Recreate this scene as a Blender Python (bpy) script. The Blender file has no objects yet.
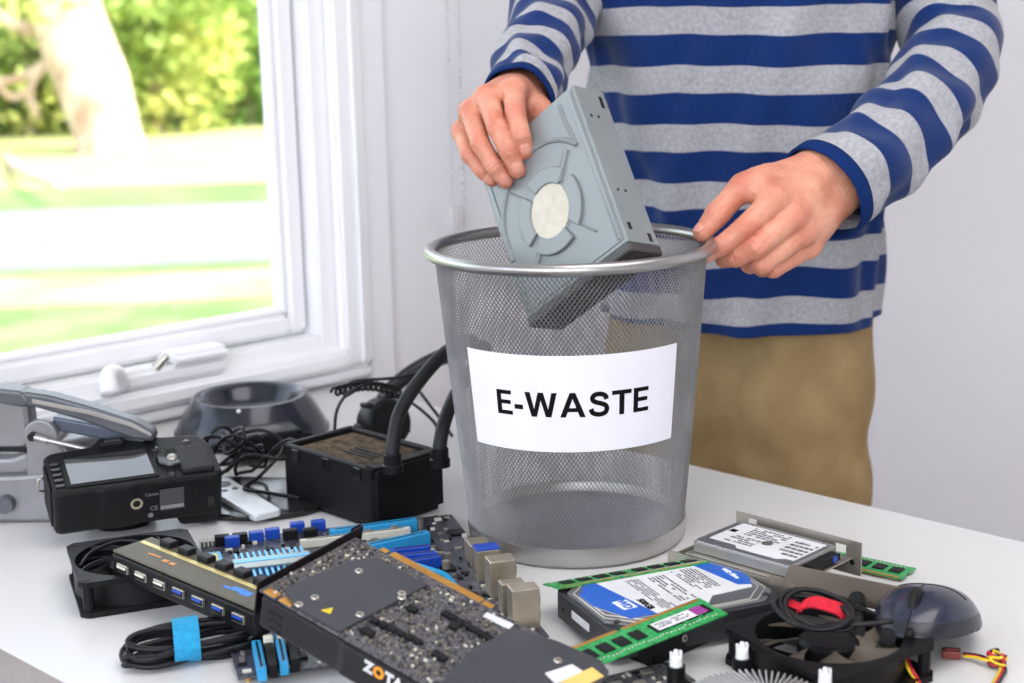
import bpy, bmesh, math, random
import numpy as np
from mathutils import Vector, Matrix, Euler
random.seed(7); RNG = np.random.default_rng(3)
PI = math.pi; R = math.radians
C = bpy.context.scene.collection
ZT = 0.75                      # table top height

WORLD, SUN, CEILE, BACKE, EXPO = 0.8, 3.0, 17, 38, 0.2
# ------------------------------------------------------------------ camera model
FPX, YH, ROLL, HC = 1550.0, 4.0, 0.022, 0.47
PITCH = math.atan((341.5 - YH) / FPX)
CAM = Vector((0, 0, ZT + HC))
_F = Vector((0, math.cos(PITCH), -math.sin(PITCH)))
_U0 = Vector((0, math.sin(PITCH), math.cos(PITCH))); _R0 = Vector((1, 0, 0))
_R = _R0 * math.cos(ROLL) - _U0 * math.sin(ROLL)
_U = _U0 * math.cos(ROLL) + _R0 * math.sin(ROLL)
def ray(x, y): return _F + _R * ((x - 512) / FPX) - _U * ((y - 341.5) / FPX)
def at(x, y, z=0.0):           # measured picture point -> place on the plane z above the table
    d = ray(x, y); return CAM + d * ((ZT + z - CAM.z) / d.z)
def dp(x, y, D): return CAM + ray(x, y) * D     # measured picture point at a distance
def yawof(a, b, z=0.0):
    v = at(*b, z) - at(*a, z); return math.atan2(v.y, v.x)

# ------------------------------------------------------------------ materials
MATS = {}
def mat(name, col, rough=0.5, metal=0.0, col2=None, scale=40.0, bump=0.0, bscale=None, spec=None, coat=0.0, detail=3.0, sss=0.0, lo=0.35, hi=0.65, rvar=0.06):
    if name in MATS: return MATS[name]
    m = bpy.data.materials.new(name); m.use_nodes = True
    nt = m.node_tree; N = nt.nodes; L = nt.links
    b = N['Principled BSDF']
    b.inputs['Metallic'].default_value = metal
    tc = N.new('ShaderNodeTexCoord')
    n = N.new('ShaderNodeTexNoise'); n.inputs['Scale'].default_value = scale; n.inputs['Detail'].default_value = detail
    L.new(tc.outputs['Object'], n.inputs['Vector'])
    cr = N.new('ShaderNodeValToRGB')
    c2 = col2 if col2 else tuple(c * 0.88 for c in col)
    cr.color_ramp.elements[0].position = lo; cr.color_ramp.elements[1].position = hi
    cr.color_ramp.elements[0].color = (*c2, 1); cr.color_ramp.elements[1].color = (*col, 1)
    L.new(n.outputs['Fac'], cr.inputs['Fac']); L.new(cr.outputs['Color'], b.inputs['Base Color'])
    mr = N.new('ShaderNodeMapRange'); mr.inputs['To Min'].default_value = max(0.02, rough - rvar); mr.inputs['To Max'].default_value = min(1, rough + rvar)
    L.new(n.outputs['Fac'], mr.inputs['Value']); L.new(mr.outputs['Result'], b.inputs['Roughness'])
    if spec is not None: b.inputs['Specular IOR Level'].default_value = spec
    if coat: b.inputs['Coat Weight'].default_value = coat; b.inputs['Coat Roughness'].default_value = 0.08
    if sss:
        b.inputs['Subsurface Weight'].default_value = sss; b.inputs['Subsurface Radius'].default_value = (1.0, 0.35, 0.2); b.inputs['Subsurface Scale'].default_value = 0.006
    if bump:
        n2 = N.new('ShaderNodeTexNoise'); n2.inputs['Scale'].default_value = bscale or scale * 4; n2.inputs['Detail'].default_value = 4
        L.new(tc.outputs['Object'], n2.inputs['Vector'])
        bp = N.new('ShaderNodeBump'); bp.inputs['Strength'].default_value = bump; bp.inputs['Distance'].default_value = 0.002
        L.new(n2.outputs['Fac'], bp.inputs['Height']); L.new(bp.outputs['Normal'], b.inputs['Normal'])
    MATS[name] = m; return m
def g(v): return tuple(((c / 255) / 12.92 if c / 255 <= 0.04045 else ((c / 255 + 0.055) / 1.055) ** 2.4) for c in v)

# ------------------------------------------------------------------ mesh helpers
class MB:
    def __init__(s): s.bm = bmesh.new()
    def add(s, v, f, mi=0):
        vs = [s.bm.verts.new(p) for p in v]
        for q in f:
            try:
                fc = s.bm.faces.new([vs[i] for i in q]); fc.material_index = mi
            except ValueError: pass
        return s
    def box(s, c, d, bev=0.0, rot=None, mi=0, seg=2):
        t = bmesh.new(); bmesh.ops.create_cube(t, size=1.0)
        for v in t.verts: v.co = Vector((v.co.x * d[0], v.co.y * d[1], v.co.z * d[2]))
        if bev: bmesh.ops.bevel(t, geom=t.edges[:], offset=min(bev, min(d) * 0.45), segments=seg, affect='EDGES', profile=0.5)
        M = Matrix.Translation(Vector(c)) @ (Euler(rot).to_matrix().to_4x4() if rot else Matrix())
        return s.take(t, M, mi)
    def take(s, t, M=Matrix(), mi=0):
        t.verts.ensure_lookup_table(); mp = {}
        for v in t.verts: mp[v] = s.bm.verts.new(M @ v.co)
        for f in t.faces:
            try:
                n = s.bm.faces.new([mp[v] for v in f.verts]); n.material_index = mi
            except ValueError: pass
        t.free(); return s
    def rings(s, rr, cap=True, closed=False, mi=0):
        vs = [[s.bm.verts.new(p) for p in r] for r in rr]; n = len(rr[0])
        for i in range(len(rr) if closed else len(rr) - 1):
            a, b = vs[i], vs[(i + 1) % len(rr)]
            for k in range(n):
                f = s.bm.faces.new((a[k], a[(k + 1) % n], b[(k + 1) % n], b[k])); f.material_index = mi
        if cap and not closed:
            f = s.bm.faces.new(vs[0][::-1]); f.material_index = mi
            f = s.bm.faces.new(vs[-1]); f.material_index = mi
        return s
    def tube(s, pts, r, n=8, closed=False, mi=0, cap=True, smooth=0):
        P = [Vector(p) for p in pts]
        rr = list(r) if hasattr(r, '__len__') else [r] * len(P)
        if smooth: P, rr = cat(P, rr, smooth, closed)
        out = []; prev = None
        for i, p in enumerate(P):
            if closed: t = (P[(i + 1) % len(P)] - P[i - 1])
            else: t = P[min(i + 1, len(P) - 1)] - P[max(i - 1, 0)]
            t.normalize()
            if prev is None:
                prev = t.cross(Vector((0, 0, 1)) if abs(t.z) < 0.9 else Vector((1, 0, 0)))
            u = prev - t * prev.dot(t)
            if u.length < 1e-6: u = t.orthogonal()
            u.normalize(); w = t.cross(u); prev = u
            out.append([p + (u * math.cos(2 * PI * k / n) + w * math.sin(2 * PI * k / n)) * rr[i] for k in range(n)])
        return s.rings(out, cap, closed, mi)
    def cyl(s, a, b, r0, r1=None, n=16, mi=0): return s.tube([a, b], [r0, r0 if r1 is None else r1], n, mi=mi)
    def lathe(s, prof, n=48, c=(0, 0, 0), cap=False, closed=False, mi=0):
        c = Vector(c)
        return s.rings([[c + Vector((r * math.cos(2 * PI * k / n), r * math.sin(2 * PI * k / n), z)) for k in range(n)] for r, z in prof], cap, closed, mi)
    def prism(s, poly, z0, z1, bev=0.0, M=Matrix(), mi=0):
        t = bmesh.new(); a = [t.verts.new((x, y, z0)) for x, y in poly]; b = [t.verts.new((x, y, z1)) for x, y in poly]; n = len(poly)
        t.faces.new(a[::-1]); t.faces.new(b)
        for i in range(n): t.faces.new((a[i], a[(i + 1) % n], b[(i + 1) % n], b[i]))
        bmesh.ops.recalc_face_normals(t, faces=t.faces[:])
        if bev: bmesh.ops.bevel(t, geom=t.edges[:], offset=bev, segments=2, affect='EDGES', profile=0.5)
        return s.take(t, M, mi)
    def text(s, txt, size, M, depth=0.0003, bold=0.0, cuts=0.0, warp=None, mi=0, align='CENTER'):
        cu = bpy.data.curves.new('t', 'FONT'); cu.body = txt; cu.size = size; cu.align_x = align; cu.align_y = 'CENTER'
        cu.extrude = depth; cu.offset = bold; cu.resolution_u = 3
        o = bpy.data.objects.new('t', cu); me = bpy.data.meshes.new_from_object(o)
        t = bmesh.new(); t.from_mesh(me); bpy.data.objects.remove(o); bpy.data.meshes.remove(me); bpy.data.curves.remove(cu)
        if cuts:
            x0 = min(v.co.x for v in t.verts); x1 = max(v.co.x for v in t.verts); x = x0 + cuts
            while x < x1:
                bmesh.ops.bisect_plane(t, geom=t.verts[:] + t.edges[:] + t.faces[:], plane_co=(x, 0, 0), plane_no=(1, 0, 0)); x += cuts
        if warp:
            for v in t.verts: v.co = warp(v.co)
        return s.take(t, M, mi)
    def build(s, name, m, parent=None, smooth=False, angle=None):
        bmesh.ops.recalc_face_normals(s.bm, faces=s.bm.faces[:])
        me = bpy.data.meshes.new(name); s.bm.to_mesh(me); s.bm.free()
        for q in (m if isinstance(m, (list, tuple)) else [m]): me.materials.append(q)
        if smooth:
            me.shade_smooth()
            if angle: me.set_sharp_from_angle(angle=R(angle))
        o = bpy.data.objects.new(name, me); C.objects.link(o)
        if parent is not None: o.parent = parent
        return o
def cat(P, rr, k=6, closed=False):      # Catmull-Rom resample
    n = len(P); o = []; q = []
    for i in range(n if closed else n - 1):
        g0 = P[i - 1] if (i > 0 or closed) else P[0] * 2 - P[1]
        g1 = P[i]; g2 = P[(i + 1) % n]; g3 = P[(i + 2) % n] if (closed or i + 2 < n) else g2 * 2 - g1
        for j in range(k):
            t = j / k
            o.append(0.5 * (2 * g1 + (g2 - g0) * t + (2 * g0 - 5 * g1 + 4 * g2 - g3) * t * t + (3 * g1 - g0 - 3 * g2 + g3) * t ** 3))
            q.append(rr[i] * (1 - t) + rr[(i + 1) % n] * t)
    if not closed: o.append(P[-1]); q.append(rr[-1])
    return o, q
def rrect(w, h, r, n=5, cx=0, cy=0):
    o = []
    for sx, sy, a in ((1, 1, 0), (-1, 1, 90), (-1, -1, 180), (1, -1, 270)):
        for k in range(n + 1):
            t = R(a + 90 * k / n); o.append((cx + sx * (w / 2 - r) + r * math.cos(t), cy + sy * (h / 2 - r) + r * math.sin(t)))
    return o
def circ(r, n=32, cx=0, cy=0, a0=0, a1=360, sx=1, sy=1):
    full = abs(a1 - a0 - 360) < 1e-6
    return [(cx + sx * r * math.cos(R(a0 + (a1 - a0) * k / (n if full else n - 1))), cy + sy * r * math.sin(R(a0 + (a1 - a0) * k / (n if full else n - 1)))) for k in range(n)]
def thing(name, label, category, loc=(0, 0, 0), rot=(0, 0, 0), group=None):
    o = bpy.data.objects.new(name, None); C.objects.link(o); o.empty_display_size = 0.02
    o.location = loc; o.rotation_euler = rot if hasattr(rot, '__len__') else (0, 0, rot)
    o['label'] = label; o['category'] = category
    if group: o['group'] = group
    return o
def tag(o, label, category, group=None, kind=None):
    o['label'] = label; o['category'] = category
    if group: o['group'] = group
    if kind: o['kind'] = kind
    return o
def struct(o, label, category):
    o['kind'] = 'structure'; o['label'] = label; o['category'] = category; return o
def dup(root, loc, rot, label=None):
    r = root.copy(); C.objects.link(r); r.location = loc; r.rotation_euler = rot
    if label: r['label'] = label
    for ch in list(root.children):
        c = ch.copy(); C.objects.link(c); c.parent = r
        for gg in ch.children:
            d = gg.copy(); C.objects.link(d); d.parent = c
    return r
def T(x, y, z, rx=0, ry=0, rz=0): return Matrix.Translation((x, y, z)) @ Euler((rx, ry, rz)).to_matrix().to_4x4()

# ------------------------------------------------------------------ distance-field bodies (smooth continuous skin)
def smin(a, b, k):
    h = np.clip(0.5 + 0.5 * (b - a) / k, 0, 1); return b * (1 - h) + a * h - k * h * (1 - h)
def rcone(P, a, b, ra, rb):
    a = np.array(a); b = np.array(b); ab = b - a
    t = np.clip(((P - a) @ ab) / max(ab @ ab, 1e-12), 0, 1)
    return np.linalg.norm(P - a - t[..., None] * ab, axis=-1) - (ra + (rb - ra) * t)
def chain(P, pts, rad, k=0.003):
    d = None
    for i in range(len(pts) - 1):
        e = rcone(P, pts[i], pts[i + 1], rad[i], rad[i + 1]); d = e if d is None else smin(d, e, k)
    return d
def nets(f, lo, hi, h):
    lo = np.array(lo); n = np.ceil((np.array(hi) - lo) / h).astype(int) + 1
    ax = [lo[i] + h * np.arange(n[i]) for i in range(3)]
    P = np.stack(np.meshgrid(*ax, indexing='ij'), -1)
    V = np.concatenate([f(P[i:i + 16]) for i in range(0, n[0], 16)], 0)
    S = V < 0; c = [x - 1 for x in n]
    corner = [(i, j, k) for i in (0, 1) for j in (0, 1) for k in (0, 1)]
    sl = lambda A, o: A[o[0]:o[0] + c[0], o[1]:o[1] + c[1], o[2]:o[2] + c[2]]
    cnt = sum(sl(S, o).astype(int) for o in corner); act = (cnt > 0) & (cnt < 8)
    acc = np.zeros((*c, 3)); num = np.zeros(c)
    for o in corner:
        for a in range(3):
            if o[a]: continue
            q = list(o); q[a] = 1; q = tuple(q)
            va, vb = sl(V, o), sl(V, q); m = ((va < 0) != (vb < 0))
            t = np.where(m, va / np.where(m, va - vb, 1), 0)
            w = np.zeros((*c, 3)); w[..., 0] = o[0]; w[..., 1] = o[1]; w[..., 2] = o[2]; w[..., a] += t
            acc += w * m[..., None]; num += m
    idx = -np.ones(c, int); ii = np.argwhere(act); idx[act] = np.arange(len(ii))
    vert = lo + (ii + acc[act] / num[act][:, None]) * h
    faces = []
    for a in range(3):
        b, d = (a + 1) % 3, (a + 2) % 3
        o = [slice(0, c[0]), slice(0, c[1]), slice(0, c[2])]
        s0 = S[:c[0], :c[1], :c[2]]; sh = np.roll(S, -1, a)[:c[0], :c[1], :c[2]]
        e = np.argwhere(s0 != sh); e = e[(e[:, b] > 0) & (e[:, d] > 0)]
        if not len(e): continue
        eb = e.copy(); eb[:, b] -= 1; ed = e.copy(); ed[:, d] -= 1; ebd = eb.copy(); ebd[:, d] -= 1
        q = np.stack([idx[tuple(x.T)] for x in (e, eb, ebd, ed)], 1)
        fl = s0[tuple(e.T)]; q[~fl] = q[~fl][:, ::-1]; faces.append(q[(q >= 0).all(1)])
    return vert, np.concatenate(faces)
def np_mesh(name, v, f, m, parent=None, smooth=True):
    me = bpy.data.meshes.new(name); me.from_pydata(v.tolist(), [], f.tolist()); me.update()
    for q in (m if isinstance(m, (list, tuple)) else [m]): me.materials.append(q)
    if smooth: me.shade_smooth()
    o = bpy.data.objects.new(name, me); C.objects.link(o)
    if parent is not None: o.parent = parent
    return o

# ------------------------------------------------------------------ palette
M_wall = mat('wall_paint', g((236, 235, 240)), 0.7, col2=g((233, 232, 237)), scale=3, bump=0.03, bscale=300)
M_white = mat('window_white_gloss', g((244, 244, 247)), 0.35, col2=g((240, 240, 244)), scale=6)
M_top = mat('table_white_laminate', g((214, 213, 213)), 0.36, col2=g((211, 210, 210)), scale=5, bump=0.02, bscale=400)
M_edge = mat('table_grey_edge', g((150, 142, 138)), 0.5)
M_black = mat('black_plastic', (0.009, 0.009, 0.010), 0.40, col2=(0.006, 0.006, 0.007), scale=60, bump=0.05, bscale=900, spec=0.16)
M_blackg = mat('black_gloss_plastic', (0.01, 0.01, 0.011), 0.16, scale=30)
M_rubber = mat('black_rubber', (0.010, 0.010, 0.011), 0.5, spec=0.2, scale=80, bump=0.1, bscale=600)
M_cord = mat('black_cord', (0.008, 0.008, 0.010), 0.36, scale=80, spec=0.25)
M_steel = mat('bare_steel', g((186, 180, 170)), 0.3, 0.75, col2=g((168, 162, 152)), scale=25)
M_nickel = mat('nickel_shell', g((204, 192, 172)), 0.3, 0.8, col2=g((180, 168, 150)), scale=30)
M_gold = mat('gold_contact', (0.8, 0.42, 0.1), 0.35, 0.9)
M_drive = mat('drive_grey_paint', g((132, 138, 140)), 0.42, 0.2, col2=g((125, 131, 134)), scale=12, bump=0.02)
M_dark = mat('dark_grey_plastic', g((58, 55, 56)), 0.45)
M_mesh = mat('bin_mesh_metal', g((138, 136, 137)), 0.34, 0.6, col2=g((122, 120, 122)), scale=30)
M_rim = mat('bin_rim_metal', g((172, 170, 170)), 0.32, 0.9, scale=15)
M_band = mat('bin_band_metal', g((186, 184, 181)), 0.34, 0.85, scale=15)
M_floor_bin = mat('bin_floor_metal', g((150, 150, 160)), 0.45, 0.4, scale=20)
M_paper = mat('white_paper', g((226, 223, 232)), 0.8, col2=g((222, 219, 228)), scale=20, bump=0.03, bscale=500)
M_ink = mat('black_ink', (0.006, 0.005, 0.006), 0.7, spec=0.08)
M_label = mat('white_label', g((218, 218, 221)), 0.55, scale=30, spec=0.25)
M_blue = mat('label_blue', g((20, 92, 190)), 0.4)
M_pcb = mat('dark_circuit_board', g((38, 38, 46)), 0.4, 0.0, col2=g((70, 72, 84)), scale=260, lo=0.56, hi=0.5, detail=2)
M_pcbg = mat('green_circuit_board', g((24, 128, 62)), 0.35, 0.0, col2=g((48, 158, 86)), scale=300, lo=0.55, hi=0.5, detail=2)
M_chip = mat('black_chip', (0.010, 0.010, 0.012), 0.45, scale=90, spec=0.2)
M_cyan = mat('light_blue_plastic', g((42, 150, 205)), 0.4)
M_cyanm = mat('light_blue_anodised', g((96, 180, 228)), 0.32, 0.35, scale=20)
M_navyp = mat('royal_blue_plastic', g((22, 70, 178)), 0.4)
M_cream = mat('cream_plastic', g((214, 210, 196)), 0.5)
M_grey = mat('graphite_plate', g((70, 71, 77)), 0.42, 0.1, col2=g((64, 65, 71)), scale=15, spec=0.3)
M_skin = None

# ================================================================== SETTING
tdir = R(-44.0); tx = Vector((math.cos(tdir), math.sin(tdir), 0)); ty = Vector((-tx.y, tx.x, 0))   # along the table's long edges (to the right-front), and away
wdir = R(41.8); wx = Vector((math.cos(wdir), math.sin(wdir), 0)); wn = Vector((-wx.y, wx.x, 0))     # along the window wall, and outwards
W0 = at(380, 387); W0 = Vector((W0.x, W0.y, 0)) + wn * 0.055                                                    # foot of the window wall line
def wl(u, n, z): return W0 + wx * u + wn * n + Vector((0, 0, z))
def wu(px, py, n=0.0):                       # picture point on the window wall plane (shifted n) -> (u, z)
    d = ray(px, py); q = W0 + wn * n; t = (q - CAM).dot(wn) / d.dot(wn); P = CAM + d * t
    return (P - W0).dot(wx), P.z
def wbox(mb, u0, u1, n0, n1, z0, z1, bev=0.002):
    M = Matrix.Translation(wl((u0 + u1) / 2, (n0 + n1) / 2, (z0 + z1) / 2)) @ Matrix.Rotation(wdir, 4, 'Z')
    t = bmesh.new(); bmesh.ops.create_cube(t, size=1)
    for v in t.verts: v.co = Vector((v.co.x * (u1 - u0), v.co.y * (n1 - n0), v.co.z * (z1 - z0)))
    if bev: bmesh.ops.bevel(t, geom=t.edges[:], offset=bev, segments=2, affect='EDGES')
    return mb.take(t, M)
ur, _ = wu(392, 260, -0.012); ut, _ = wu(374, 340, -0.02); us, _ = wu(302, 200, 0.02); ugl, zgl = wu(285, 316, 0.03)
_, zg0 = wu(0, 368, 0.03); zg = (zgl + zg0) / 2
_, zsb = wu(357, 351, 0.0)
print('wall', ur, ut, us, ugl, zgl, zg0, zsb)
ULEFT = -2.6; UR = 1.15; ZC = 2.45; WT = 0.075
UO = us + 0.035                                    # right edge of the window opening
ZO = zg - 0.056                                    # bottom of the opening
UOL = UO - 1.75; ZOT = ZO + 1.25
w = MB()
wbox(w, UO, UR, 0, WT, 0, ZC, 0); wbox(w, ULEFT, UOL, 0, WT, 0, ZC, 0); wbox(w, UOL, UO, 0, WT, 0, ZO, 0); wbox(w, UOL, UO, 0, WT, ZOT, ZC, 0)
struct(w.build('wall_left', M_wall), 'pale painted wall holding the big white window', 'wall')
bn = -wn * 1.0
# back wall runs from the corner at u=UR towards the right-front, along the table direction
BC = wl(UR, 0, 0); BL = 4.2
def ubox(mb, O, ux, uy, x0, x1, y0, y1, z0, z1):
    v = [O + ux * x + uy * y + Vector((0, 0, z)) for z in (z0, z1) for x, y in ((x0, y0), (x1, y0), (x1, y1), (x0, y1))]
    return mb.add(v, [(0, 3, 2, 1), (4, 5, 6, 7), (0, 1, 5, 4), (1, 2, 6, 5), (2, 3, 7, 6), (3, 0, 4, 7)])
w = MB(); ubox(w, BC, tx, ty, -0.16, BL, 0, 0.14, 0, ZC)
struct(w.build('wall_back', M_wall), 'plain pale wall behind the standing person', 'wall')
RC = BC + tx * BL
w = MB(); ubox(w, RC, -wx, tx, -0.14, 5.2, 0, 0.14, 0, ZC)
struct(w.build('wall_right', M_wall), 'plain pale side wall beyond the right of the table', 'wall')
w = MB(); ubox(w, wl(UR, 0, 0), tx, wx, -0.2, BL + 0.2, -5.0, 0.2, -0.08, 0.0)
M_floor = mat('brown_wood_floor', g((140, 118, 90)), 0.4, col2=g((112, 92, 68)), scale=4)
struct(w.build('floor', M_floor), 'brown timber floor below the table', 'floor')
w = MB(); ubox(w, wl(UR, 0, 0), tx, wx, -0.9, BL + 0.6, -3.4, 0.6, ZC, ZC + 0.12)
struct(w.build('ceiling', M_wall), 'plain pale ceiling over the table', 'ceiling')
w = MB(); ubox(w, BC, tx, -ty, 0, BL, 0, 0.015, 0, 0.09)
struct(w.build('baseboard_back', M_white), 'white skirting board along the back wall', 'baseboard')
# window
def wpart(name, m, boxes, parent=None, bev=0.003):
    mb = MB()
    for b_ in boxes: wbox(mb, *b_, bev)
    return mb.build(name, m, parent)
def frame4(u0, u1, z0, z1, t, n0, n1): return [(u0, u0 + t, n0, n1, z0, z1), (u1 - t, u1, n0, n1, z0, z1), (u0 + t, u1 - t, n0, n1, z0, z0 + t), (u0 + t, u1 - t, n0, n1, z1 - t, z1)]
win = MB()
for b_ in frame4(UOL, UO, ZO, ZOT, 0.03, 0.0, WT): wbox(win, *b_, 0.003)
win = win.build('window_1', M_white); struct(win, 'white timber window frame on the left with garden view', 'window')
s0, s1, sz0, sz1 = UOL + 0.035, UO - 0.034, ZO + 0.034, ZOT - 0.035
wpart('sash', M_white, frame4(s0, s1, sz0, sz1, 0.026, 0.022, 0.062), win, 0.005)
wpart('sash_bead', M_white, frame4(s0 + 0.026, s1 - 0.026, sz0 + 0.026, sz1 - 0.026, 0.007, 0.028, 0.05), win, 0.002)
mg = bpy.data.materials.new('window_glass'); mg.use_nodes = True; nt = mg.node_tree; nt.nodes.clear()
o_ = nt.nodes.new('ShaderNodeOutputMaterial'); tr = nt.nodes.new('ShaderNodeBsdfTransparent'); gl = nt.nodes.new('ShaderNodeBsdfGlossy'); gl.inputs['Roughness'].default_value = 0.02
lw_ = nt.nodes.new('ShaderNodeLayerWeight'); lw_.inputs['Blend'].default_value = 0.5; pw_ = nt.nodes.new('ShaderNodeMath'); pw_.operation = 'POWER'; pw_.inputs[1].default_value = 5.0; nt.links.new(lw_.outputs['Facing'], pw_.inputs[0])
fr = nt.nodes.new('ShaderNodeMath'); fr.operation = 'MULTIPLY_ADD'; fr.inputs[1].default_value = 0.8; fr.inputs[2].default_value = 0.025; nt.links.new(pw_.outputs[0], fr.inputs[0]); mx = nt.nodes.new('ShaderNodeMixShader')
tr.inputs['Color'].default_value = (0.97, 0.98, 0.97, 1)
nt.links.new(fr.outputs[0], mx.inputs[0]); nt.links.new(tr.outputs[0], mx.inputs[1]); nt.links.new(gl.outputs[0], mx.inputs[2]); nt.links.new(mx.outputs[0], o_.inputs[0])
wpart('glass_pane', mg, [(s0 + 0.028, s1 - 0.028, 0.038, 0.042, sz0 + 0.028, sz1 - 0.028)], win, 0)
# casing boards round the opening, stepped, and the inner sill
wpart('casing', M_white, [(UO - 0.006, ut, -0.02, 0.0, ZO - 0.012, ZOT + 0.06), (UO + 0.012, UO + 0.024, -0.027, -0.02, ZO - 0.01, ZOT + 0.06), (UOL - 0.07, UOL + 0.006, -0.02, 0, ZO - 0.05, ZOT + 0.06), (UOL, UO, -0.02, 0, ZOT - 0.006, ZOT + 0.06)], win, 0.004)
wpart('sill', M_white, [(UOL, UO, -0.028, 0.022, ZO - 0.012, ZO + 0.012)], win, 0.006)
wpart('apron', M_white, [(UOL - 0.06, ut, -0.016, 0, ZO - 0.030, ZO - 0.013)], win, 0.004)
struct(wpart('trim_1', M_wall, [(ut + 0.001, ur, -0.012, 0, 0, ZC - 0.01)], None, 0.002), 'narrow flat cover strip beside the window casing', 'trim')
# winder
uwa, zwa = wu(110, 385, 0.0); uwb, zwb = wu(220, 362, 0.0)
wd = MB(); um = (uwa + uwb) / 2; zb = ZO + 0.013
wbox(wd, uwa - 0.01, uwb, -0.022, 0.012, zb, zb + 0.022, 0.006)
wbox(wd, um - 0.005, uwb + 0.002, -0.026, 0.016, zb + 0.018, zb + 0.034, 0.006)
wo = wd.build('window_winder', M_white, win)
k = MB(); k.tube([wl(uwa + 0.005, -0.02, zb + 0.01), wl(uwa - 0.008, -0.034, zb + 0.028), wl(uwa - 0.026, -0.05, zb + 0.032), wl(uwa - 0.032, -0.062, zb + 0.012)], [0.009, 0.009, 0.0085, 0.011], 12, smooth=5)
k.build('winder_handle', M_white, win, True)
k = MB(); k.cyl(wl(um - 0.02, -0.012, zb + 0.02), wl(um - 0.008, -0.02, zb + 0.034), 0.006, 0.004); k.build('winder_pin', M_steel, win)

# blind bead chain
bc = thing('blind_bead_chain', 'pale beaded blind chain hanging against the wall left of the person', 'chain', (0, 0, 0))
M_bead = mat('pale_bead', g((222, 219, 222)), 0.35)
for off in (0, 11):
    m_ = MB(); ub, _ = wu(450 + off, 100, -0.02)
    zt_, zb_ = ZC - 0.02, wu(455, 205, -0.02)[1]
    m_.cyl(wl(ub, -0.02, zb_), wl(ub, -0.02, zt_), 0.0006, n=5)
    z = zb_
    while z < zt_:
        t = bmesh.new(); bmesh.ops.create_icosphere(t, subdivisions=1, radius=0.0026); m_.take(t, Matrix.Translation(wl(ub, -0.02, z))); z += 0.0105
    m_.build('bead_strand', M_bead, bc, True)
wt = MB(); ub, zz = wu(456, 206, -0.02); wbox(wt, ub - 0.008, ub + 0.008, -0.026, -0.014, zz - 0.03, zz, 0.003); wt.build('chain_weight', M_bead, bc)

# ------------------------------------------------------------------ table
A = at(700, 467); A = Vector((A.x, A.y, 0)); B = at(0, 647); B = Vector((B.x, B.y, 0))
wid = (A - B).dot(ty); f0 = B.dot(ty); b0 = A.dot(ty)
def lineu(yv):  # where the long edge at offset yv meets the window wall line (along tx)
    P = ty * yv; den = tx.dot(wn); return (W0 - P).dot(wn) / den
c_ = [tx * lineu(f0) + ty * f0, tx * 1.55 + ty * f0, tx * 1.55 + ty * b0, tx * lineu(b0) + ty * b0]
c_[0] += -wn * 0.004 * 1; c_[3] += -wn * 0.004
tb = thing('table', 'large white laminate table with grey edge covered in electronics', 'table', (0, 0, 0))
mb = MB(); mb.prism([(p.x, p.y) for p in c_], ZT - 0.0012, ZT, 0); mb.prism([(p.x, p.y) for p in c_], ZT - 0.026, ZT - 0.0013, 0, mi=1)
mb.build('tabletop', [M_top, M_edge], tb)
for p, sx, sy in ((c_[0], 1, 1), (c_[1], -1, 1), (c_[2], -1, -1), (c_[3], 1, -1)):
    q = p + tx * 0.18 * sx + ty * 0.09 * sy
    mb = MB(); mb.box((q.x, q.y, (ZT - 0.026) / 2), (0.045, 0.045, ZT - 0.026), 0.004, (0, 0, tdir)); mb.build('leg', M_edge, tb)
print('table width', wid)

# ================================================================== WASTE BIN
b1, b2 = at(469, 532), at(686, 532)
BX, BY = (b1.x + b2.x) / 2, (b1.y + b2.y) / 2
RB, RT, BH = 0.0965, 0.1225, 0.262
bin_ = thing('waste_bin', 'round silver metal mesh waste bin wearing a paper sign', 'waste bin', (BX, BY, ZT), (0, R(-0.55), 0))
def rad(z): return RB + (RT - 0.004 - RB) * ((z - 0.018) / (BH - 0.018)) ** 0.92 if z > 0.018 else RB
NA, HS = 184, 0.00262
rows = int((BH - 0.012) / HS)
V = []; Fq = []
for j in range(rows + 1):
    z = 0.012 + (BH - 0.012) * j / rows; r = rad(max(z, 0.0181))
    for i in range(NA):
        a = 2 * PI * (i + 0.5 * (j % 2)) / NA; V.append((r * math.cos(a), r * math.sin(a), z))
for j in range(rows - 1):
    for i in range(NA):
        b_ = j * NA + i; t_ = (j + 2) * NA + i
        if j % 2 == 0: l_, r_ = (j + 1) * NA + (i - 1) % NA, (j + 1) * NA + i
        else: l_, r_ = (j + 1) * NA + i, (j + 1) * NA + (i + 1) % NA
        Fq.append((b_, r_, t_, l_))
mo = np_mesh('mesh_wall', np.array(V), np.array(Fq), M_mesh, bin_, False)
wm = mo.modifiers.new('strands', 'WIREFRAME'); wm.thickness = 0.00105; wm.use_even_offset = False; wm.use_boundary = True; wm.use_replace = True
mb = MB(); mb.tube([(RT * math.cos(2 * PI * k / 120), RT * math.sin(2 * PI * k / 120), BH) for k in range(120)], 0.0053, 14, closed=True); mb.build('rim', M_rim, bin_, True)
mb = MB(); mb.lathe([(RB - 0.0035, 0.0), (RB - 0.001, 0.0006), (RB + 0.0012, 0.004), (RB + 0.0022, 0.013), (RB + 0.0018, 0.0185), (RB + 0.0004, 0.0188), (RB - 0.0012, 0.016), (RB - 0.002, 0.008)], 120, closed=True)
mb.build('base_band', M_band, bin_, True, 50)
mb = MB(); mb.lathe([(0.0005, 0.008), (0.03, 0.0082), (RB - 0.008, 0.0085), (RB - 0.002, 0.009), (RB - 0.002, 0.006), (0.0005, 0.006)], 96, closed=True); mb.build('base_plate', M_floor_bin, bin_, True, 40)

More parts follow.
